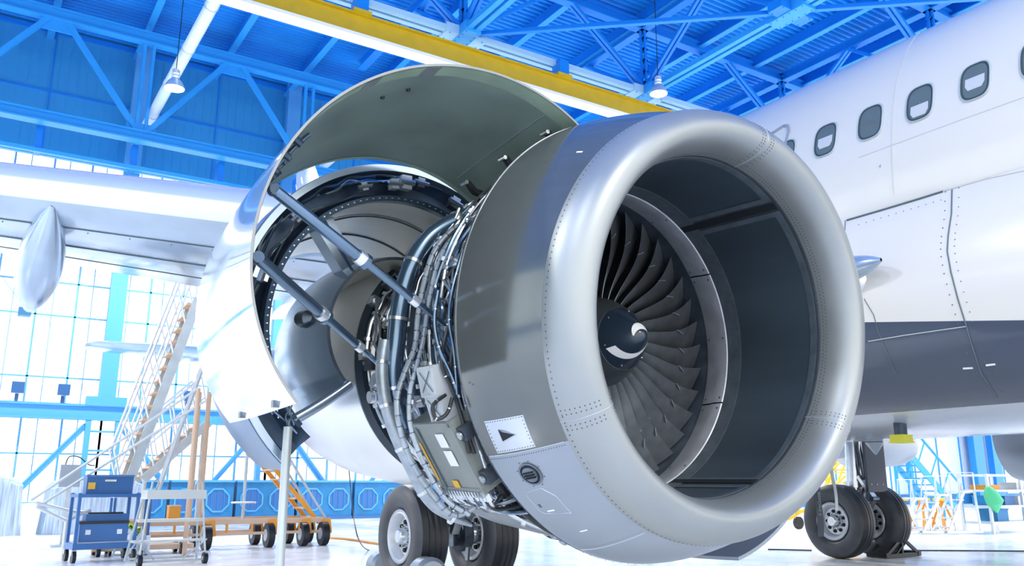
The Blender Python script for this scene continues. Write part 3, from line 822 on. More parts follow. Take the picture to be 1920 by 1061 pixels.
mb.grid([[tf(42 + 182 * i / 80, r, s) for r, s in ((.85, 2.12), (.85, 2.05), (.885, 2.045), (.89, 2.12))] for i in range(81)], 'tube_blue')
mb.grid([[tf(42 + 189 * i / 80, r, s) for r, s in ((1.04, 2.12), (1.045, 2.03), (1.085, 2.03), (1.09, 2.12))] for i in range(81)], 'duct_metal')
for i in range(60): mb.dot(tf(44 + 3 * i, .868, 2.045), (0, -1, 0), .006, .006, 'steel')
ringp = mb.build('front_torque_box', rv)
for i in range(14):
    a = random.uniform(44, 190); L = random.uniform(15, 50); r = random.uniform(.91, 1.03)
    mb = MB().tube(smooth([tf(a + L * k / 6, r + random.uniform(-.02, .02), 2.06) for k in range(7)], 4), random.choice((.006, .009, .012)), random.choice(MM), 8)
    mb.build('hydraulic_line', ringp)
for a, r, sz in ((92, .98, .07), (97, .96, .05), (86, 1.0, .05), (70, .97, .06), (62, .96, .07), (140, .97, .05), (165, .96, .07), (110, .95, .04), (54, .96, .06)):
    mb = MB().box(tf(a, r, 2.05), (sz * 1.3, .06, sz), random.choice(['steel', 'steel_dark', 'box_grey']), Matrix.Rotation(-RAD(a), 3, 'Y'))
    mb.cyl(tf(a - 3, r, 2.02), tf(a + 3, r, 2.02), sz * .3, 'steel', 10); mb.build('reverser_actuator', ringp)
mb = MB().shell(lambda u, v, k: tf(44 + 182 * u, .482 + .13 * math.sin(math.pi * min(1, .15 + v * .85)) - .05 - .02 * k, 2.08 + 1.6 * v), 60, 12, 'duct_metal', 'duct_cream', 'steel_dark'); ifs = mb.build('inner_duct_wall', rv)
sc = tf(172, .54, 2.42)
mb = MB().tube([sc + V((.03, -.10, 0)), sc + V((-.01, -.06, 0)), sc + V((-.02, .0, 0)), sc + V((.03, .12, 0))], [.02, .05, .055, .02], 'steel_dark', 14); mb.rev([(0, 0)], 'steel_dark') if 0 else None
mb.build('vent_scoop', ifs)
for phi, phi2, r1, nm in ((44.5, 44.5, .86, 'upper_bifurcation_panel'), (223.5, 219, .89, 'lower_bifurcation_panel')):
    mb = MB(); A_ = [[tf(phi + (phi2 - phi) * j / 6, .47 + (r1 - .47) * j / 6, 2.08 + 1.5 * i / 6) for j in range(7)] for i in range(7)]; d = V((math.cos(RAD(phi + 90)), 0, math.sin(RAD(phi + 90)))) * .05
    mb.grid(A_, 'duct_metal'); mb.grid([[p + d for p in r] for r in A_], 'duct_metal', flip=True)
    mb.tube([p + d * .5 for p in A_[0]], .032, 'duct_metal', 14); mb.build(nm, rv)
for phi in (126,):
    mb = MB(); 
    for dd in (-4, 4): mb.bar(tf(phi + dd, .50, 2.35), tf(phi + dd * .7, .86, 2.35), .05, .14, 'duct_metal', up=(0, 1, 0))
    mb.bar(tf(phi, .50, 2.38), tf(phi, .86, 2.38), .12, .10, 'tube_blue', up=(0, 1, 0)); mb.build('duct_strut', rv)


# --- hold-open rods
def rod(a, b, label):
    a, b = V(a), V(b); d = b - a; t = tag(MB().cyl(a, a + d * .42, .028, 'tube_blue', 16).build('hold_open_rod', eng), label)
    mb = MB().cyl(a + d * .42, a + d * .46, .036, 'nozzle_metal', 16).cyl(a + d * .455, a + d * .475, .040, 'tube_blue', 16); mb.build('collar', t); MB().cyl(a + d * .73, a + d * .77, .027, 'nozzle_metal', 16).build('collar', t)
    MB().cyl(a + d * .46, a + d * .75, .021, 'tube_blue', 14).cyl(a + d * .75, b, .014, 'tube_blue', 12).build('inner_tube', t)
    MB().cyl(a - d * .005 - V((0, .02, 0)), a - d * .005 + V((0, .02, 0)), .026, 'duct_dark', 12).build('rod_end', t); MB().cyl(b - V((0, .03, 0)), b + V((0, .03, 0)), .022, 'steel', 12).build('rod_end', t)


rod(en(516, 358, .82), en(852, 622, 1.0), 'upper hold-open rod')
rod(en(484, 484, .82), en(722, 692, 1.5), 'lower hold-open rod')

# ================================================================ THE AIRLINER
al = thing('airliner', 'white airliner fuselage with grey-blue belly, wing and tail behind the open engine', 'airplane', (5.75, 5, 0))
ALO = V((5.75, 5, 0))
def ap(mb, name, parent=None, ang=40, label=None):
    o = mb.build(name, parent or al, ang)
    if parent is None:
        o.data.transform(Matrix.Translation(-ALO))
    if label: o['label'] = label
    return o
def apc(mb, name, par, ang=40): o = mb.build(name, par, ang); o.data.transform(Matrix.Translation(-ALO)); return o
FX, FZ, FR = 5.75, 4.0, 1.98
def fus(y):
    if y < 12: return FZ, FR
    u = (y - 12) / 14.5; return FZ + .95 * u ** 1.5, FR * (1 - .86 * u ** 1.5)
mb = MB(); P = []
ys = [-12 + i for i in range(24)] + [12 + i * .75 for i in range(1, 20)]
for i in range(97):
    a = 2 * math.pi * i / 96; P.append([V((FX + fus(y)[1] * math.cos(a), y, fus(y)[0] + fus(y)[1] * math.sin(a))) for y in ys])
mb.grid(P, 'hull_paint'); fusel = ap(mb, 'fuselage', ang=60)
# belly fairing section from the cabin side down to the keel
sec = [(3.80, 3.62), (3.70, 3.42), (3.635, 3.15), (3.60, 2.85), (3.61, 2.55), (3.68, 2.25), (3.82, 2.03), (4.02, 1.88), (4.35, 1.76), (4.9, 1.68), (5.75, 1.64)]
sec = [(p.x, p.z) for p in smooth([V((x, 0, z)) for x, z in sec], 4)]
sec = sec + [(2 * FX - x, z) for x, z in reversed(sec[:-1])]
mb = MB(); P = []
for x, z in sec: P.append([V((x, y, z + (.05 if y < -4 else 0) + max(0, (y - 5)) * .05)) for y in [-12 + i for i in range(22)]])
mb.grid(P, 'hull_paint', flip=True); fair = ap(mb, 'belly_fairing', ang=60)
def hull(y, z):                                         # outer side x at height z
    if z >= 3.62: return FX - math.sqrt(max(0, FR ** 2 - (z - FZ) ** 2))
    for (x0, z0), (x1, z1) in zip(sec, sec[1:]):
        if z1 <= z <= z0: return x0 + (x1 - x0) * (z0 - z) / (z0 - z1)
    return 3.8
def hp(px, py, off=.004):
    X = 3.8
    for _ in range(6): p = atx(px, py, X); X = hull(p.y, p.z) - off
    return V((X, p.y, p.z))
def hline(mb, pts, r, m, n=10):
    q = []
    for (a, b_), (c, d) in zip(pts, pts[1:]):
        for i in range(n): q.append(hp(a + (c - a) * i / n, b_ + (d - b_) * i / n))
    q.append(hp(*pts[-1])); mb.tube(q, r, m, 5); return q
mb = MB(); hline(mb, [(1588, 413), (1650, 395), (1720, 374), (1768, 359)], .010, 'seam_dark'); hline(mb, [(1768, 359), (1850, 335), (1930, 318)], .004, 'shade_white')
mb2 = MB()
q = hline(mb, [(1785, 356), (1784, 400), (1778, 440), (1776, 470), (1783, 510), (1796, 560), (1810, 605), (1823, 650), (1840, 700), (1870, 745)], .006, 'seam_dark')
for i, p in enumerate(q[::4]): mb.dot(p + V((0, .06, 0)), (-1, 0, 0), .006, .002, 'seam_dark'); mb.dot(p + V((0, -.06, 0)), (-1, 0, 0), .005, .002, 'seam_dark')
hline(mb, [(1585, 413), (1584, 432)], .004, 'seam_dark'); hline(mb, [(1620, 560), (1638, 590), (1648, 625), (1680, 700)], .0035, 'seam_dark'); hline(mb, [(1628, 640), (1700, 628), (1812, 612)], .004, 'shade_white')
for i in range(12): mb.dot(hp(1610 + 14 * i, 421 - 4.2 * i), (-1, 0, 0), .005, .002, 'seam_dark')
apc(mb, 'fairing_seam', fair)
mb = MB(); hline(mb, [(1725, 40), (1700, 95), (1682, 150), (1674, 200), (1672, 260), (1674, 340), (1676, 365)], .003, 'shade_white', 6)
hline(mb, [(1610, 295), (1700, 262), (1800, 225), (1920, 182)], .0018, 'shade_white'); apc(mb, 'skin_seam', fusel)
mb = MB(); hline(mb, [(1806, 691), (1824, 690)], .008, 'label_white', 2); hline(mb, [(1849, 685), (1866, 683)], .008, 'label_white', 2); apc(mb, 'stencil', fair)
# cabin windows
def cwin(yc, shade):
    zc = 4.515; hy, hz = .118, .168
    def rr(k, off, n=36):
        out = []
        for i in range(n):
            a = 2 * math.pi * i / n; ex = .62; cy = math.copysign(abs(math.cos(a)) ** ex, math.cos(a)) * (hy + k); cz = math.copysign(abs(math.sin(a)) ** ex, math.sin(a)) * (hz + k)
            z = zc + cz; out.append(V((hull(0, z) - off, yc + cy, z)))
        return out
    mb = MB()
    for (k0, o0, m), (k1, o1, _) in (((.022, .001, 'window_rim'), (.017, .012, 0)), ((.017, .012, 'window_rim'), (.008, .012, 0)), ((.008, .012, 'window_gasket'), (-.010, .0065, 0))):
        mb.grid([[a, b_] for a, b_ in zip(rr(k0, o0), rr(k1, o1))], m, closed=True, flip=True)
    rings = []
    for q in (1, .8, .6, .4, .2, .02):
        out = []
        for p in rr(-.002, 0): y_ = yc + (p.y - yc) * q; z_ = zc + (p.z - zc) * q; out.append(V((hull(0, z_) - .006, y_, z_)))
        rings.append(out)
    mb.grid([[r[i] for r in rings] for i in range(36)], 'glass_dark', closed=True)
    if shade is not None:
        P = []
        for i in range(9):
            z_ = zc + shade - .12 * i / 8 - .0; hw = .085 * (1 if i < 6 else .9 - .1 * (i - 6)); P.append([V((hull(0, max(z_, zc - .15)) - .009, yc + hw * (j - 2) / 2, max(z_, zc - .15))) for j in range(5)])
        mb.grid(P, 'shade_white')
    return apc(mb, 'cabin_window', fusel)
for i in range(-3, 7): cwin(2.19 + .02 - .507 * i, [.03, None, -.02, .04, -.01, .05, .0][i % 7])
# rounded outline mark beside the inlet
mb = MB(); hline(mb, [(1425, 262), (1452, 248), (1470, 236), (1477, 236), (1479, 245), (1475, 262), (1471, 285)], .018, 'outline_grey', 8); hline(mb, [(1446, 255), (1450, 252)], .01, 'outline_grey', 2); apc(mb, 'exit_marking', fusel)
mb = MB(); hline(mb, [(1648, 312), (1651, 309), (1650, 315)], .003, 'outline_grey', 2); apc(mb, 'stencil', fusel)

# wing, right-hand side of the aircraft (left in the picture), through the fuselage fairing
def wle(x): return 3.60 - .51 * x, 3.31 - .10 * x       # y, z of the leading edge
def wte(x): return (7.75 - .28 * x), 3.44 - .12 * x
def wsec(x, th):
    yl, zl = wle(x); yt, zt = wte(x); pts = []
    for u, up_, dn in ((0, 0, 0), (.008, .12, -.10), (.03, .24, -.18), (.08, .40, -.28), (.18, .52, -.38), (.35, .56, -.42), (.55, .46, -.34), (.75, .28, -.18), (.9, .12, -.06), (1, .0, -.0)): pts.append((u, up_, dn))
    c = lambda u, h: V((x, yl + (yt - yl) * u, zl + (zt - zl) * u + h * th))
    return [c(u, dn) for u, _, dn in reversed(pts)] + [c(u, up_) for u, up_, _ in pts[1:]]
mb = MB(); xs = [-14, -11, -8, -6, -5, -4, -3, -2, -1, 0, 1, 2, 3, 3.6, 3.9, 4.6]
def th_(x): return .46 + .085 * max(0, x + 6) * .5
mb.grid([wsec(x, th_(x)) for x in xs], 'wing_grey'); wing = ap(mb, 'wing', ang=50)
mb = MB(); 
P = [[p + V((0, -.004 if j < 7 else -.004, .003)) for j, p in enumerate(wsec(x, th_(x))[6:14])] for x in xs]; mb.grid([[V(p) + V((0, -.003, 0)) for p in r] for r in P], 'wing_edge'); apc(mb, 'slat', wing, 50)
mb = MB()
for u in (.16, .34, .62):
    pts = []
    for x in xs: sct = wsec(x, th_(x)); L_ = sct[0:10]; yl, zl = wle(x); yt, zt = wte(x); yy = yl + (yt - yl) * u; k = [p for p in L_]; 
    for x in [i * .5 for i in range(-24, 7)]:
        s_c = wsec(x, th_(x))[:10]; yl = wle(x)[0]; yt = wte(x)[0]; yy = yl + (yt - yl) * u
        for p, q in zip(s_c, s_c[1:]):
            if q.y <= yy <= p.y: f = (yy - p.y) / (q.y - p.y); z = p.z + (q.z - p.z) * f; pts.append(V((x, yy, z - .003))); break
    mb.tube(pts, .006, 'seam_dark', 5)
for i in range(26): x = -6 + i * .33; s_c = wsec(x, th_(x)); mb.dot(s_c[5] - V((0, 0, .002)), (0, 0, -1), .018 if i % 5 == 0 else .006, .003, 'seam_dark', 10)
apc(mb, 'wing_seam', wing)
# flap track fairings
def canoe(p0, p1, wd, label):
    p0, p1 = V(p0), V(p1); d = p1 - p0; mb = MB(); P = []
    for i in range(15):
        u = i / 14; r = max(.004, wd * (math.sin(math.pi * min(.93, .02 + u * .93)) ** .75)); c = p0 + d * u + V((0, 0, -.06 * math.sin(math.pi * u)))
        P.append([c + V((r * math.cos(a), 0, r * 1.0 * math.sin(a) * 1.15)) for a in [2 * math.pi * k / 20 for k in range(21)]])
    mb.grid(P, 'duct_metal'); return ap(mb, 'flap_track_fairing', ang=60)
canoe(at(99, 382, 5.15), at(56, 572, 6.9), .20, '')
canoe((-7.2, 9.0, 4.3), (-7.2, 11.2, 3.9), .22, '')
canoe(at(640, 372, 6.6), at(690, 470, 8.6), .25, '')
# pylon
mb = MB()
P = [[V((x * wd, y, z)) for (x, z) in ((-1, zl), (-1.05, (zl + zu) / 2), (-.9, zu - .1), (0, zu), (.9, zu - .1), (1.05, (zl + zu) / 2), (1, zl))] for y, wd, zl, zu in ((1.0, .04, 3.0, 3.06), (1.6, .14, 2.95, 3.30), (2.4, .2, 2.85, 3.55), (3.4, .22, 2.8, 3.85), (4.6, .22, 2.75, 3.7), (6.0, .16, 2.9, 3.4), (7.6, .02, 3.15, 3.25))]
mb.grid(P, 'wing_edge'); mb.grid([[r[0], r[-1]] for r in P], 'wing_edge', flip=True); ap(mb, 'pylon', ang=50)
# wing-root light fairing
c = hp(1618, 505, 0); mb = MB(); P = []
for i in range(13):
    u = i / 12; r = .165 * math.sin(math.pi / 2 * max(.01, u)) ** .55 ; P.append([V((c.x - .02 + .0, c.y + .18, c.z)) + V((-.02 - .16 * (1 - u), -.50 + .9 * u, -.01)) + V((r * .9 * math.cos(a), 0, r * math.sin(a))) for a in [2 * math.pi * k / 20 for k in range(21)]])
mb.grid(P, 'wing_grey'); ap(mb, 'wing_root_fairing')
# tailplane and fin
mb = MB()
def tail(x, yl, yt, z, th): return [V((x, yt, z)), V((x, (yl + yt) / 2, z - th)), V((x, yl + .15 * (yt - yl), z - th * .8)), V((x, yl, z)), V((x, yl + .15 * (yt - yl), z + th * .8)), V((x, (yl + yt) / 2, z + th)), V((x, yt, z))]
mb.grid([tail(-.50, 22.9, 23.9, 4.93, .04), tail(-.3, 22.2, 24.0, 4.9, .07), tail(2.6, 20.3, 23.8, 4.7, .16), tail(5.2, 18.6, 23.6, 4.6, .22)], 'wing_grey')
mb.add(tail(-.50, 22.9, 23.9, 4.93, .04)[:6], [tuple(range(6))], 'wing_grey'); ap(mb, 'tailplane', ang=40)
mb = MB()
def finr(z, yl, yt, th): return [V((FX, yt, z)), V((FX - th, (yl + yt) / 2, z)), V((FX - th * .7, yl + .12 * (yt - yl), z)), V((FX, yl, z)), V((FX + th * .7, yl + .12 * (yt - yl), z)), V((FX + th, (yl + yt) / 2, z)), V((FX, yt, z))]
mb.grid([finr(5.6, 17.5, 24.6, .22), finr(10.5, 22.35, 25.0, .1), finr(11.75, 23.4, 25.1, .07), finr(11.85, 23.8, 25.1, .02)], 'white_paint')
fin = ap(mb, 'tail_fin', ang=40)
mb = MB()
for i in range(4):
    for j in range(5):
        z = 8.4 + .62 * j + .1 * (i % 2); yl = 17.5 + (z - 5.6) * .95; y = yl + .5 + i * .62
        if y < 24.8: mb.bar((FX - .21, y, z), (FX - .21, y + .17, z + .30), .012, .05, 'fin_dash', up=(1, 0, 0))
apc(mb, 'fin_stripe', fin)


# landing gear
def tyre_obj(parent, c, R=.575, wd=.42, face=-1):
    mb = MB(); h = wd / 2
    pr = [(-h * .55, R * .48), (-h * .92, R * .60), (-h, R * .74), (-h * .93, R * .88), (-h * .72, R * .975), (-h * .4, R), (-h * .33, R * .985), (-h * .27, R), (-h * .06, R), (0, R * .985), (h * .06, R), (h * .27, R), (h * .33, R * .985), (h * .4, R), (h * .72, R * .975), (h * .93, R * .88), (h, R * .74), (h * .92, R * .60), (h * .55, R * .48)]
    def revx(prof, m, n=56):
        P = []
        for i in range(n): a = 2 * math.pi * i / n; P.append([V((c[0] + s, c[1] + r * math.cos(a), c[2] + r * math.sin(a))) for s, r in prof])
        mb.grid(P, m, closed=True)
    revx(pr[:5], 'rubber_wall'); revx(pr[4:15], 'rubber'); revx(pr[14:], 'rubber_wall'); t = apc(mb, 'tyre', parent, 40)
    mb = MB()
    for f in (-1, 1):
        revx([(f * h * .60, R * .50), (f * h * .80, R * .52), (f * h * .86, R * .495), (f * h * .78, R * .47), (f * h * .80, R * .44), (f * h * .62, R * .40), (f * h * .35, R * .36), (f * h * .30, R * .15)], 'wheel_paint')
        revx([(f * h * .30, R * .17), (f * h * .82, R * .15), (f * h * .9, R * .12), (f * h * .9, 0.001)], 'steel')
        for k in range(9):
            a = 2 * math.pi * k / 9; mb.dot((c[0] + f * h * .36, c[1] + R * .27 * math.cos(a), c[2] + R * .27 * math.sin(a)), (f, 0, 0), .030, .02, 'black_void', 10)
            mb.dot((c[0] + f * h * .36, c[1] + R * .21 * math.cos(a + .3), c[2] + R * .21 * math.sin(a + .3)), (f, 0, 0), .012, .03, 'steel', 8)
    apc(mb, 'wheel_rim', parent, 40)
def gear(xa, xb, y, ztop, label):
    xm = (xa + xb) / 2; mb = MB()
    mb.cyl((xm, y, .5), (xm, y - .02, 1.15), .075, 'bare_plate', 18).cyl((xm, y, 1.12), (xm + .02, y - .05, ztop), .12, 'steel', 18).cyl((xm, y, 1.1), (xm, y, 1.2), .14, 'steel', 18)
    mb.cyl((xa, y, .57), (xb, y, .57), .06, 'steel_dark', 14).cyl((xm, y, .45), (xm, y, .72), .11, 'steel_dark', 14)
    g_ = ap(mb, 'main_landing_gear', label=label)
    tyre_obj(g_, (xa, y, .575)); tyre_obj(g_, (xb, y, .575))
    mb = MB(); mb.bar((xm, y - .14, .6), (xm, y - .36, .92), .10, .05, 'steel'); mb.bar((xm, y - .36, .92), (xm, y - .12, 1.28), .12, .05, 'steel'); mb.cyl((xm - .08, y - .36, .92), (xm + .08, y - .36, .92), .04, 'steel_dark', 10)
    apc(mb, 'torque_link', g_)
    mb = MB()
    for k in range(7):
        a = random.uniform(-.12, .12); mb.tube(smooth([(xm + a, y - .1, ztop - .3), (xm + a * 1.3, y - .16, 1.4), (xm - a, y - .2, .95), (xm + random.uniform(-.2, .2), y - .12, .62)], 5), .012, random.choice(['wire_black', 'steel', 'steel_dark']), 6)
    for sx2 in (-1, 1): mb.cyl((xm + sx2 * .12, y, .57), (xm + sx2 * .24, y, .57), .19, 'case_dark', 20); mb.cyl((xm + sx2 * .17, y - .17, .45), (xm + sx2 * .2, y - .1, .3), .03, 'bare_plate', 8)
    apc(mb, 'brake_and_hoses', g_)
    mb = MB().cyl((xm + .05, y, 1.35), (xm + 1.1, y + .05, 2.1), .05, 'steel', 12); apc(mb, 'side_stay', g_)
    return g_
gear(1.37, 2.30, 6.3, 2.9, 'near landing gear, under the engine')
g2_ = gear(8.98, 9.93, 6.3, 2.3, 'far landing gear with streamers, right of the inlet')
mb = MB(); a = at(1617, 836, 6.0); b_ = at(1661, 922, 6.0); mb.box(((a.x + b_.x) / 2 + .02, 6.0, (a.z + b_.z) / 2 + .12), (abs(b_.x - a.x), .05, abs(a.z - b_.z) + .24), 'door_slate')
for k in range(3): mb.dot(((a.x + b_.x) / 2 - .15 + .15 * k, 5.97, b_.z + .12), (0, -1, 0), .012, .006, 'rivet_light')
apc(mb, 'gear_door', g2_)
# the aircraft's other wing, simple, and what hangs below the belly between
mb = MB(); xs2 = [6.9, 7.9, 9.5, 11.5, 14, 18]
mb.grid([[V((2 * FX - p.x, p.y, p.z)) for p in wsec(2 * FX - x, th_(2 * FX - x) * 1.0)] for x in xs2], 'wing_grey', flip=True); ap(mb, 'wing', ang=50)
a = at(1690, 822, 2.2); mb = MB().box(a, (.16, .14, .07), 'yellow_cap').cyl(a + V((0, 0, .03)), a + V((0, 0, .16)), .06, 'case_dark', 16).box(a + V((0, 0, -.035)), (.18, .16, .015), 'yellow_cap'); ap(mb, 'vent_cover', label='yellow vent cover under the belly')
a = at(1640, 830, 4.4); mb = MB().cyl(a, a - V((0, 0, .16)), .12, 'pod_grey', 12, .01); ap(mb, 'drain_mast')

# other engine and a distant nacelle
def nacelle(name, x, y0, z, lab, rot=0):
    t = thing(name, lab, 'jet engine', (x, y0, z))
    MB().shell(lambda u, v, k: pol([.95, 1.10, 1.18, 1.20, 1.16, 1.04, .90, .70][int(v * 7 + .01)] - .03 * k, u * 360, v * 4.4), 64, 7, 'pod_grey', 'case_dark').build('nacelle', t)
    MB().rev([(3.9, .60), (4.38, .62), (4.5, .45), (4.55, 0.001)], 'pod_grey', n=48).build('exhaust_plug', t)
    MB().rev([(.8, .9), (.82, .001)], 'case_dark', n=48).build('fan_face', t); return t
nacelle('jet_engine', 11.5, .25, 1.92, 'far-side closed engine of the airliner, its grey tail poking in at the right edge')
# streamers hanging by the far wheel
def strap(px0, px1, wd, Y, lab, m, txt):
    a = at(*px0, Y); b_ = at(*px1, Y); mb = MB(); n_ = 10
    o = MB(); P = []
    for i in range(n_ + 1):
        u = i / n_; c = a + (b_ - a) * u + V((0, .02 * math.sin(6 * u), 0)); P.append([c + V((-wd / 2, 0, 0)), c + V((wd / 2, 0, 0))])
    o.grid(P, m); o.grid([[p + V((0, .006, 0)) for p in r] for r in P], m, flip=True)
    ob = o.build('warning_streamer'); tag(ob, lab, 'streamer', 'ribbons hung beside the far landing gear')
    if txt:
        cu = bpy.data.curves.new('lettering', 'FONT'); cu.body = txt; cu.size = .085; cu.align_x = 'RIGHT'; cu.align_y = 'CENTER'; cu.extrude = .001
        tmp = bpy.data.objects.new('tmp', cu); me = bpy.data.meshes.new_from_object(tmp); bpy.data.objects.remove(tmp); me.name = 'lettering'; me.materials.clear(); me.materials.append(MT['strap_text'])
        to = bpy.data.objects.new('lettering', me); col.objects.link(to); to.parent = ob; c = b_ + V((0, -.012, .06)); d = (a - b_).normalized()
        xa_ = -d; za_ = V((0, -1, 0)); ya_ = za_.cross(xa_).normalized()
        to.matrix_world = Matrix.Translation(c) @ Matrix((xa_, ya_, za_)).transposed().to_4x4()
strap((1533, 895), (1538, 1006), .15, 5.9, 'dark flat warning streamer with faded letters in front of the far tyre', 'strap', 'BEFORE FLIGHT')
strap((1559, 850), (1568, 956), .07, 5.85, 'narrow pale warning streamer hanging above the far wheel rim', 'box_grey', '')
#@@GROUND
# ================================================================ ON THE HANGAR FLOOR
def G(px, py): return atz(px, py, 0)
# prop post under the open cowl
p = EM @ en(540, 800, 1.95); t = thing('tripod_prop', 'bare steel prop post from the floor up to the open cowl tip, chain on top', 'prop', (p.x, p.y, 0))
MB().cyl((0, 0, .02), (0, 0, p.z), .025, 'frame_steel', 14).build('pole', t)
MB().tube([(.3, .0, .02), (0, 0, .3), (-.15, .26, .02)], .015, 'frame_steel').tube([(0, 0, .3), (-.15, -.26, .02)], .015, 'frame_steel').build('foot', t)
mb = MB()
for k in range(4): mb.tube([(.016 * math.cos(a) if k % 2 else 0, 0 if k % 2 else .016 * math.cos(a), p.z + .02 + .035 * k + .024 * math.sin(a)) for a in [i * math.pi / 5 for i in range(11)]], .005, 'steel_dark', 6)
mb.build('chain', t)
# wheel chocks
g = G(1676, 1044); t = thing('wheel_chock', 'dark open-frame triangular wheel chock on the floor right of the far tyres', 'chock', (g.x, g.y, 0))
for dy in (-.12, .12):
    MB().bar((-.32, dy, .03), (.34, dy, .03), .03, .05, 'hinge_black').bar((-.32, dy, .04), (.02, dy, .26), .03, .04, 'hinge_black').bar((.02, dy, .26), (.34, dy, .04), .03, .04, 'hinge_black').bar((.02, dy, .26), (.0, dy, .03), .025, .03, 'hinge_black').bar((-.15, dy, .03), (.0, dy, .14), .02, .02, 'hinge_black').build('side_frame', t)
MB().bar((-.32, -.14, .04), (-.32, .14, .04), .06, .06, 'hinge_black').bar((.02, -.14, .26), (.02, .14, .26), .05, .05, 'hinge_black').bar((.34, -.14, .04), (.34, .14, .04), .06, .06, 'hinge_black').build('crossbar', t)
t.scale = (1.3, 1.3, 1.2)
# half-round grey chock drums at the near wheel
def drum(px, lab, r):
    g = G(*px); t = tag(MB().rev([(-.12, .001), (-.12, r * .8), (-.08, r), (.08, r), (.12, r * .8), (.12, .001)], 'pod_grey', n=36).build('drum_chock'), lab, 'chock'); t.location = (g.x, g.y, r)
drum((800, 1118), 'rounded grey chock in front of the near tyre', .20)
drum((712, 1085), 'rounded dark chock left of the near tyre', .16)

# blue crates along the end wall
for i in range(15):
    x = 1.6 + i * 2.05
    t = thing('blue_crate', 'blue crate with octagonal recesses in the row along the glazed wall', 'crate', (x, WY - 1.6, 0), group='blue crates along the end wall')
    MB().box((0, 0, .62), (1.95, .8, 1.24), 'crate_blue').build('body', t)
    mb = MB()
    for dx in (-.48, .48):
        mb.add([(dx + .38 * math.cos(a), -.41, .66 + .38 * math.sin(a)) for a in [math.pi / 8 + k * math.pi / 4 for k in range(8)]], [tuple(range(8))[::-1]], 'cart_blue')
        for k in range(8):
            a = math.pi / 8 + k * math.pi / 4; b_ = a + math.pi / 4; mb.bar((dx + .38 * math.cos(a), -.41, .66 + .38 * math.sin(a)), (dx + .38 * math.cos(b_), -.41, .66 + .38 * math.sin(b_)), .05, .05, 'column_blue', up=(0, 1, 0))
        for q in (-.2, 0, .2): mb.box((dx + q, -.42, .66), (.03, .02, .6), 'steel_blue')
    mb.build('octagonal_frame', t)
    MB().box((0, -.03, 1.26), (1.97, .88, .07), 'column_blue').box((0, -.03, .05), (1.97, .88, .1), 'cart_blue').build('rim', t)
# lamps on the girder
for px in ((30, 742), (115, 757), (348, 775)):
    a = at(px[0], px[1] + 8, WY - .6); t = thing('floodlight', 'small floodlight on the blue girder, ' + {30: 'at the far left edge', 115: 'left of the first column', 348: 'behind the stairs'}[px[0]], 'floodlight', (a.x, a.y, 3.63))
    MB().box((0, 0, .12), (.1, .1, .24), 'case_blue').build('bracket', t); MB().box((0, -.1, .42), (.34, .2, .34), 'case_blue').build('housing', t)
# covered stack at the far left
g = G(20, 1004)
for i, (dx, wd, hh, lab) in enumerate(((-1.0, 2.4, 1.28, 'cloth-covered stack with striped drape at the left edge'), (1.75, 2.3, 1.2, 'cloth-covered striped stack behind the blue tool trolley'))):
    mb = MB(); n1, n2 = 26, 10
    def cf_(u, v):
        a = 2 * math.pi * u; ex = .35; cx_ = math.copysign(abs(math.cos(a)) ** ex, math.cos(a)) * wd / 2; cy_ = math.copysign(abs(math.sin(a)) ** ex, math.sin(a)) * .7
        k = 1 + .04 * math.sin(a * 9) * (1 - v); z = hh * v + .05 * math.sin(a * 3) * v; q = 1 if v < .999 else .9
        return V((cx_ * k * q * (1 - .06 * v), cy_ * k * q, z))
    for pas in range(1): mb.grid([[cf_(i_ / 48, v / n2) for v in range(n2 + 1)] for i_ in range(48)], 'cloth_stripe', closed=True)
    top = [cf_(i_ / 48, 1) for i_ in range(48)]; mb.add(top, [tuple(range(48))], 'cloth_stripe'); o = mb.build('covered_stack'); o.location = (g.x + dx, g.y + .4, 0); tag(o, lab, 'covered stack')
# tool trolley
g = G(185, 1052); t = thing('tool_trolley', 'blue two-shelf tool trolley on castors at lower left', 'trolley', (g.x, g.y, 0), .1)
for x in (-.42, .42):
    for y in (-.25, .25):
        MB().box((x, y, .58), (.045, .045, .88), 'cart_blue').build('post', t)
        MB().tube([(x - .025, y, .095), (x + .025, y, .095)], .09, 'rubber', 18).box((x, y, .15), (.07, .05, .08), 'steel').build('castor', t)
MB().box((0, 0, .24), (.90, .56, .09), 'cart_blue').box((0, 0, .29), (.82, .5, .02), 'box_grey').build('shelf', t)
MB().box((0, 0, .98), (.90, .56, .05), 'cart_blue').build('shelf', t)
gx, gy = g.x, g.y
t = thing('tool_case', 'blue hard case on the top shelf of the tool trolley', 'case', (gx + .02, gy, 1.006))
MB().box((0, 0, .13), (.66, .40, .26), 'case_blue').build('body', t); MB().box((0, 0, .27), (.68, .42, .03), 'cart_blue').build('lid', t); MB().box((-.26, -.205, .12), (.1, .02, .10), 'label_amber').box((0, -.21, .2), (.16, .02, .03), 'steel').build('latch', t)
t = thing('tool_case', 'dark case with two pale latches on the lower shelf of the tool trolley', 'case', (gx, gy, .302))
MB().box((0, 0, .13), (.68, .40, .26), 'cart_blue').build('body', t); MB().box((0, 0, .28), (.70, .42, .04), 'hinge_black').build('lid', t)
for x in (-.22, .22): MB().box((x, -.21, .14), (.07, .02, .07), 'label_white').build('latch', t)
t = thing('tool_case', 'flat black case lying on the latched case, lower trolley shelf', 'case', (gx + .03, gy, .603)); MB().box((0, 0, .05), (.6, .38, .1), 'case_blue').box((0, 0, .11), (.5, .03, .03), 'hinge_black').build('body', t)
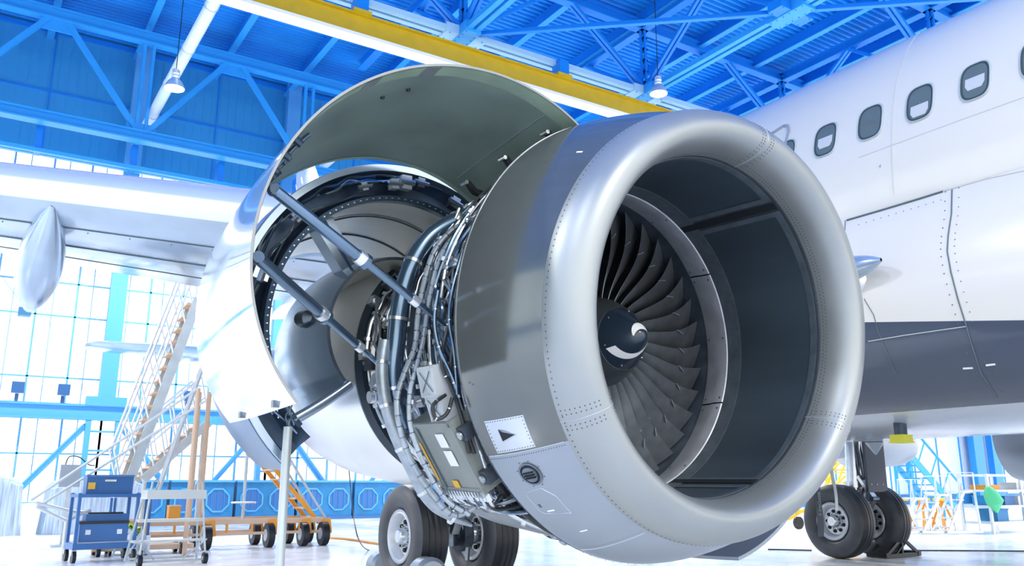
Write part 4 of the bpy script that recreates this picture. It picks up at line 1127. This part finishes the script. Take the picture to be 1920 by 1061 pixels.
# second low cart and hi-vis vest
g2p = G(232, 1040); t = thing('service_cart', 'pale topped blue cart tucked between trolley and step stand', 'cart', (g2p.x + .05, g2p.y + .12, 0))
MB().box((0, 0, .95), (.62, .5, .04), 'label_white').build('top', t); MB().box((0, 0, .3), (.62, .5, .05), 'cart_blue').build('shelf', t)
for x in (-.28, .28):
    for y in (-.2, .2): MB().box((x, y, .53), (.04, .04, .84), 'cart_blue').tube([(x - .02, y, .07), (x + .02, y, .07)], .07, 'rubber', 14).build('leg', t)
mb = MB(); cc_ = V((g2p.x - .02, g2p.y + .10, .335)); P = []
for i in range(13):
    P.append([cc_ + V((-.28 + .5 * i / 12, -.28 + .4 * j / 12, .10 + .18 * math.sin(1.2 + 2.2 * i / 12) * math.sin(math.pi * (j + 1.5) / 15) + .03 * math.sin(i * 1.7 + j))) for j in range(13)])
mb.grid(P, 'hivis'); mb.grid([[p - V((0, 0, .04)) for p in r] for r in P], 'hivis', flip=True); tag(mb.build('safety_vest'), 'crumpled yellow-green safety vest heaped on the low cart', 'vest')
mb = MB(); P = [[cc_ + V((-.2 + .55 * i / 10, -.42 + .1 * math.sin(i), -.28 + .3 * j / 6 - .06 * math.cos(i * 2))) for j in range(7)] for i in range(11)]; mb.grid(P, 'cloth_white'); mb.grid([[p + V((0, .01, 0)) for p in r] for r in P], 'cloth_white', flip=True); tag(mb.build('rag'), 'white rag hanging off the low cart below the vest', 'rag')
# step stand
g = G(313, 1056); t = thing('step_stand', 'small steel step stand with handrails and two rear wheels, left foreground', 'step stand', (g.x, g.y, 0), .05)
for x in (-.42, .42):
    MB().tube([(x * 1.12, -.3, .06), (x * .9, -.22, 1.02), (x * .86, -.22, 1.18), (x * .72, -.22, 1.22), (x * .64, -.2, 1.16), (x * .72, -.05, .98)], .017, 'frame_steel').build('rail_leg', t)
    MB().tube([(x * 1.25, .35, .03), (x * .95, .1, 1.0)], .017, 'frame_steel').build('rear_leg', t)
    MB().tube([(x * 1.12, -.3, .35), (x * .5, -.05, .06)], .011, 'frame_steel').tube([(x * 1.2, .3, .12), (x * .98, -.25, .52)], .011, 'frame_steel').build('strut', t)
    MB().tube([(x * 1.1 - .03, -.3, .08), (x * 1.1 + .03, -.3, .08)], .08, 'rubber', 18).tube([(x * 1.1 - .035, -.3, .08), (x * 1.1 + .035, -.3, .08)], .03, 'frame_steel', 10).build('wheel', t)
MB().box((0, -.08, 1.0), (.86, .34, .13), 'cream').build('platform', t)
MB().box((0, .02, .62), (.92, .22, .04), 'cream').build('step', t); MB().box((0, .1, .32), (1.0, .22, .03), 'cream').build('step', t)
for y in (-.3, .33): MB().bar((-.48, y, .06), (.48, y, .06), .03, .03, 'frame_steel').build('crossbar', t)

# gantry base with wheels
gl_ = G(250, 1003); gr_ = G(600, 1013)
YG = 14.2
A_ = at(215, 985, YG); B_ = at(590, 985, YG); zb = A_.z
t = thing('work_platform', 'long pale-orange wheeled work platform frame behind the step stand', 'work platform', ((A_.x + B_.x) / 2, YG, 0))
hx = (B_.x - A_.x) / 2
for y in (-.45, .45):
    MB().bar((-hx, y, .48), (hx, y, .48), .07, .10, 'orange_pale').bar((-hx, y, .26), (hx * .98, y, .26), .05, .05, 'orange_pale').build('long_beam', t)
mb = MB()
for k in range(9): x = -hx + 2 * hx * k / 8; mb.bar((x, -.45, .45), (x, .45, .45), .05, .06, 'orange'); mb.bar((x, -.45, .26), (x, -.45, .46), .04, .04, 'orange')
mb.build('cross_beam', t)
for x in (-hx * .2, hx * .42, hx * .78, hx * 1.0):
    for y in (-.5, .4):
        w_ = MB().tube([(x - .06, y, .22), (x + .06, y, .22)], .22, 'rubber', 26).tube([(x - .07, y, .22), (x + .07, y, .22)], .11, 'box_grey', 16).build('wheel', t)
        MB().bar((x + .09, y, .22), (x + .05, y, .50), .04, .16, 'orange').build('fork', w_)
for px in (372, 391):
    a = at(px, 760, YG - .3); MB().cyl((a.x - t.location.x, -.3, .5), (a.x - t.location.x, -.3, at(px, 735, YG - .3).z), .045, 'orange_pale', 12).build('mast', t)
a = at(460, 900, YG); MB().cyl((a.x - t.location.x, 0, .5), (a.x - t.location.x, 0, 1.75), .03, 'box_grey', 10).build('jack_screw', t)
mb = MB(); cxx = a.x - t.location.x; zz = at(460, 942, YG).z
mb.tube([(cxx + .22 * math.cos(k * math.pi / 12), .22 * math.sin(k * math.pi / 12), zz) for k in range(25)], .016, 'alu')
for k in range(4): mb.bar((cxx, 0, zz), (cxx + .22 * math.cos(k * math.pi / 2), .22 * math.sin(k * math.pi / 2), zz), .02, .02, 'alu')
mb.build('hand_wheel', t)
# ladder up the right end of the platform
for dy in (-.3, .3):
    a = at(500, 872, YG); b_ = at(588, 978, YG); c_ = at(520, 838, YG); d_ = at(600, 970, YG); ox = t.location.x
    MB().bar((a.x - ox, dy, a.z), (b_.x - ox, dy, b_.z), .05, .08, 'orange').build('ladder_rail', t); MB().cyl((c_.x - ox, dy, c_.z), (d_.x - ox, dy, d_.z), .025, 'box_grey', 8).build('handrail', t)
for k in range(6): p_ = a + (b_ - a) * (k + .5) / 6; MB().box((p_.x - ox, 0, p_.z), (.16, .6, .03), 'orange_pale').build('tread', t)


def stairs(lab, foot, head, Y, wd, n, m, rail=1.0):
    a = at(*foot, Y); b_ = at(*head, Y); t = thing('mobile_stairs', lab, 'stairs', (a.x, Y, 0)); o = V((a.x, Y, 0)); a = a - o; b_ = b_ - o
    for dy in (0, wd):
        q = V((0, dy, 0)); MB().bar(a + q, b_ + q, .05, .16, m).build('stringer', t)
        up_ = V((-.22, 0, rail)); mb = MB().cyl(a + q + up_, b_ + q + up_, .022, 'alu', 8).cyl(a + q + up_ * .55, b_ + q + up_ * .55, .018, 'alu', 8); mb.build('handrail', t)
        mb = MB()
        for k in range(7): p_ = a + (b_ - a) * k / 6 + q; mb.cyl(p_, p_ + up_, .018, 'alu', 8)
        mb.build('baluster', t)
    for k in range(n):
        p_ = a + (b_ - a) * (k + .5) / n; MB().box(p_ + V((-.04, wd / 2, 0)), (.24, wd, .035), 'orange_pale').build('tread', t)
    return t, a, b_


t, a, b_ = stairs('tall steep mobile stairs with double handrails rising to the wing, left side', (232, 930), (372, 560), 13.02, .5, 15, 'frame_steel', .75)
MB().cyl(a + V((.55, .1, .1)), b_ + V((.2, .1, -1.2)), .045, 'box_grey', 10).build('support_strut', t)
MB().box(a + V((.4, .25, -a.z + .12)), (1.6, .5, .08), 'orange_pale').build('base', t)
for x in (-.3, 1.0):
    for y in (0, .5): MB().tube([(x - .03, y, .1), (x + .03, y, .1)], .1, 'rubber', 16).build('wheel', t)
t, a, b_ = stairs('lower shallow mobile stairs crossing behind the steep pair', (268, 900), (392, 792), 15.0, .8, 7, 'frame_steel', .9)
for x in (a.x + .1, b_.x): MB().cyl((x, .4, 0), (x, .4, a.z if x < 1 else b_.z), .04, 'frame_steel', 8).build('support_leg', t)
# long pale tow bar frame
a0 = at(58, 938, 12.6); a1 = at(372, 728, 12.6); a2 = at(125, 976, 12.6)
t = thing('boarding_rail_frame', 'long slanting pale tube frame rising right from behind the trolley', 'frame', (a0.x, 12.6, 0)); o = V((a0.x, 12.6, 0))
MB().cyl(a0 - o, a1 - o, .022, 'cream', 8).build('upper_tube', t); MB().cyl(a0 - o + V((.1, 0, -.1)), a1 - o + V((.12, 0, -.22)), .022, 'cream', 8).build('lower_tube', t)
MB().tube([at(68, 942, 12.6) - o, at(130, 958, 12.6) - o, at(170, 962, 12.6) - o], .03, 'cream').tube([at(68, 950, 12.6) - o, a2 - o, at(170, 955, 12.6) - o], .03, 'cream').build('yoke', t)
MB().cyl(a2 - o, V(((a2 - o).x, 0, 0)), .03, 'cream').build('leg', t); MB().cyl(a1 - o, V(((a1 - o).x, 0, 0)), .04, 'orange_pale').build('leg', t)
# control box on a post
a = at(131, 892, 16); t = thing('control_box', 'grey electrical cabinet on a post left of the first lattice column', 'control box', (a.x, 16, 0))
MB().box((0, 0, a.z), (.36, .2, .42), 'pod_grey').build('cabinet', t); MB().box((0, 0, (a.z - .2) / 2), (.08, .08, a.z - .2), 'frame_steel').box((0, 0, .02), (.4, .4, .04), 'frame_steel').build('post', t)
MB().tube(smooth([(-.1, 0, a.z + .2), (-.05, 0, a.z + .36), (.12, 0, a.z + .36), (.3, 0, a.z + .22), (.42, 0, a.z + .2)], 5), .012, 'wire_black', 6).build('cable', t)
a = at(46, 585, 9.2)
t = thing('hanging_lamp', 'small square blue lamp hanging on wires below the canoe-shaped wing fairing', 'lamp', (a.x, a.y, a.z))
MB().box((0, 0, 0), (.14, .14, .1), 'frame_blue').build('lamp_housing', t)
for q in (-.3, .3): MB().cyl((0, 0, .05), (q, 0, .42), .004, 'frame_blue', 5).build('wire', t)
# orange carton on the platform
a = at(325, 965, YG - .4); MB_ = MB().box((0, 0, .12), (.2, .2, .24), 'orange').box((0, 0, .245), (.21, .21, .02), 'orange_pale'); o = MB_.build('carton'); o.location = (a.x, YG - .40, .53); tag(o, 'small orange carton on the work platform, seen through the step stand', 'carton')
# hoses and cables on the floor
o = MB().tube(smooth([G(608, 1010) + V((0, 0, .02)), G(650, 1012) + V((0, 0, .02)), G(715, 1022) + V((0, 0, .02)), G(780, 1030) + V((0, 0, .02))], 8), .02, 'orange', 8).build('hose'); tag(o, 'orange hose on the floor from the platform wheel to the near tyre', 'hose')
o = MB().tube(smooth([at(652, 850, 11) , at(656, 900, 10.6), at(662, 960, 10.0), at(672, 1010, 9.6), G(690, 1032) + V((0, 0, .01)), G(722, 1035) + V((0, 0, .01))], 8), .009, 'wire_black', 6).build('dangling_cable'); tag(o, 'thin dark cable hanging from the engine down to the floor', 'cable')
for a_, b2, lab in ((G(1440, 1031), G(1522, 1033), 'thin black cable on the floor left of the far tyres'), (G(1690, 1033), G(2000, 1035), 'thin black cable on the floor running to the right edge')):
    o = MB().tube([a_ + V((0, 0, .012)), (a_ + b2) / 2 + V((0, .03, .012)), b2 + V((0, 0, .012))], .012, 'wire_black', 6).build('floor_cable'); tag(o, lab, 'cable')

# ---------------------------------------------------------------- right background
def frame_ladder(px, Yp, h, wd, lab, m, tread, n=5, grp=None):
    g = G(*px); t = thing('step_ladder', lab, 'step ladder', (g.x, g.y, 0), .2, grp)
    for x in (-wd / 2, wd / 2):
        MB().bar((x, -.45, 0), (x, .25, h), .04, .05, m).build('front_rail', t); MB().bar((x, .75, 0), (x, .30, h), .04, .04, m).build('rear_leg', t)
        MB().tube([(x, .25, h), (x, .25, h + .75), (x, .75, h + .75), (x, .75, .0)], .02, m).build('guard_rail', t)
    for k in range(n): u = (k + 1) / n; MB().box((0, -.45 + .7 * u, h * u), (wd, .18, .03), tread).build('tread', t)
    return t
for i_, (px_, h_, lab_) in enumerate(((1704, .82, 'white aluminium step ladder nearest the far tyres'), (1750, .9, 'white aluminium step ladder in the middle of the three'), (1796, .98, 'white aluminium step ladder beside the shelving, rightmost of the three'))):
    g = G(px_, 1000); t = thing('step_ladder', lab_, 'step ladder', (g.x, g.y, 0), -.45, 'aluminium step ladders')
    for y in (-.28, .28):
        MB().bar((-.42, y, .05), (.10, y, h_), .04, .05, 'alu').build('front_rail', t); MB().bar((.42, y, .05), (.36, y, h_), .04, .04, 'alu').build('rear_leg', t)
        MB().tube([(-.05, y, h_ * .72), (.02, y, h_ + .45), (.38, y, h_ + .45), (.40, y, .1)], .018, 'alu').build('guard_rail', t)
        MB().bar((-.46, y, .05), (.46, y, .05), .05, .05, 'alu').build('base_rail', t)
    MB().box((.23, 0, h_), (.36, .56, .04), 'alu').build('platform', t)
    for k in range(4): u = (k + .7) / 4.6; MB().box((-.42 + .52 * u, 0, h_ * u), (.16, .54, .03), 'alu').build('tread', t)
for i, px in enumerate(((1697, 994), (1733, 994), (1775, 994), (1812, 994))):
    g = G(*px); t = thing('trestle', 'orange A-frame trestle behind the ladders, ' + ['leftmost', 'second from left', 'third from left', 'rightmost'][i], 'trestle', (g.x + .25, g.y + .75, 0), 0, 'orange trestles')
    for y in (-.2, .2):
        for q in (-1, 1): MB().bar((q * .26, y, 0), (q * .05, 0, .74), .05, .05, 'orange').build('leg', t)
    MB().box((0, 0, .76), (.56, .12, .07), 'yellow').build('top_beam', t)
# shelving rack
g = G(1836, 1000); t = thing('shelving_rack', 'white three-tier shelving rack at the right edge', 'rack', (g.x + 1.6, g.y, 0))
for x in (-1.6, -.1, 1.5):
    for y in (-.35, .35): MB().box((x, y, .7), (.06, .06, 1.4), 'alu').build('post', t)
for z in (.25, .63, 1.0, 1.37): MB().box((0, 0, z), (3.2, .74, .05), 'wall_white').build('shelf', t)
for i, (x, z, sx2, sz, m_, lab) in enumerate(((-1.1, 1.026, .5, .10, 'orange', 'orange tray on the rack, third tier left'), (-.85, .276, .5, .28, 'crate_blue', 'blue bin on the lowest tier of the rack, left'), (-.45, .656, .45, .2, 'cart_blue', 'dark blue bin on the second tier of the rack, right of the bright blue box'),
                                        (-1.1, .656, .45, .22, 'steel_lightblue', 'bright blue box on the second tier of the rack, left'), (.25, .656, .6, .2, 'cloth_white', 'white bundle on the second tier of the rack'), (.25, 1.026, .6, .16, 'box_grey', 'grey box with lid on the third tier of the rack'))):
    o = MB().box((0, 0, sz / 2), (sx2, .45, sz), m_).box((0, 0, sz), (sx2 + .03, .48, .03), m_).build('storage_bin'); o.location = (g.x + 1.6 + x, g.y, z); tag(o, lab, 'bin', 'things on the shelving rack')
g = G(1832, 1000); o = MB().tube([g + V((-.1, -.45, 1.10)), g + V((-.05, -.46, .95)), g + V((.05, -.5, .75)), g + V((.15, -.46, .5))], [.05, .16, .20, .03], 'green_bag', 12).build('hanging_bag'); tag(o, 'green plastic bag hanging on the left post of the rack', 'bag')
# blue stairs and yellow ladders
A2 = at(1697, 842, 13.5); B2 = at(1790, 950, 13.5); t = thing('docking_stairs', 'blue sloping docking stairs rising left behind the step ladders', 'stairs', (B2.x, 13.5, 0)); o = V((B2.x, 13.5, 0))
for dy in (0, .8):
    q = V((0, dy, 0)); MB().bar(A2 - o + q, B2 - o + q, .06, .22, 'steel_lightblue').build('stringer', t); MB().cyl(A2 - o + q + V((.5, 0, .7)), B2 - o + q + V((.5, 0, .7)), .04, 'steel_lightblue', 8).build('handrail', t)
    mb = MB()
    for k in range(5): p_ = A2 - o + (B2 - A2) * k / 4 + q; mb.cyl(p_, p_ + V((.5, 0, .7)), .025, 'steel_lightblue', 8)
    mb.build('baluster', t)
for k in range(9): p_ = A2 - o + (B2 - A2) * (k + .5) / 9; MB().box(p_ + V((0, .4, 0)), (.25, .8, .04), 'steel_lightblue').build('tread', t)
MB().cyl(A2 - o + V((0, .4, 0)), V(((A2 - o).x, .4, 0)), .06, 'steel_lightblue').cyl(B2 - o + V((0, .4, 0)), V(((B2 - o).x, .4, 0)), .06, 'steel_lightblue').build('support_leg', t)
g = G(1500, 995); t = thing('yellow_ladder_cart', 'yellow wheeled ladder truss between the inlet and the far tyre', 'ladder', (g.x + 1.2, g.y, 0))
for y in (0, .6):
    MB().bar((.1, y, .3), (2.6, y, 3.4), .06, .08, 'yellow').build('ladder_rail', t); MB().bar((.5, y, .3), (3.0, y, 3.3), .04, .05, 'yellow').build('truss_chord', t); MB().bar((-.9, y, .45), (2.6, y, .45), .06, .08, 'yellow').bar((-.9, y, .25), (-.2, y, .5), .05, .06, 'yellow').build('base_beam', t)
    for x in (-.5, 2.2): MB().tube([(x, y - .05, .16), (x, y + .05, .16)], .16, 'rubber', 18).build('wheel', t)
for k in range(12): u = (k + .5) / 12; MB().box((.1 + 2.5 * u, .3, .3 + 3.1 * u), (.16, .6, .03), 'yellow').build('tread', t)
t = thing('yellow_scaffold', 'yellow lattice scaffold tower seen behind the far gear leg', 'scaffold', (at(1578, 900, 11).x, 11, 0))
for x in (-.35, .35):
    for y in (0, .7): MB().box((x, y, 1.2), (.06, .06, 2.4), 'yellow').build('post', t)
mb = MB()
for k in range(6): z = .3 + .4 * k; mb.bar((-.35, 0, z), (.35, 0, z + .35), .04, .04, 'yellow'); mb.box((0, 0, z), (.7, .04, .04), 'yellow')
mb.build('lattice', t)
# distant grey nacelle of a second aircraft
a = at(1702, 842, 8.6); t = tag(MB().rev([(-.5, .01), (-.49, .18), (-.40, .32), (-.1, .42), (.6, .48), (1.6, .46), (1.9, .3), (1.92, .01)], 'pod_grey', n=40).build('parked_nacelle'), 'grey rounded engine pod of another aircraft behind the gear door', 'engine pod')
t.location = (a.x - .5, 8.6, a.z + .06); t.rotation_euler = (0, 0, RAD(90))
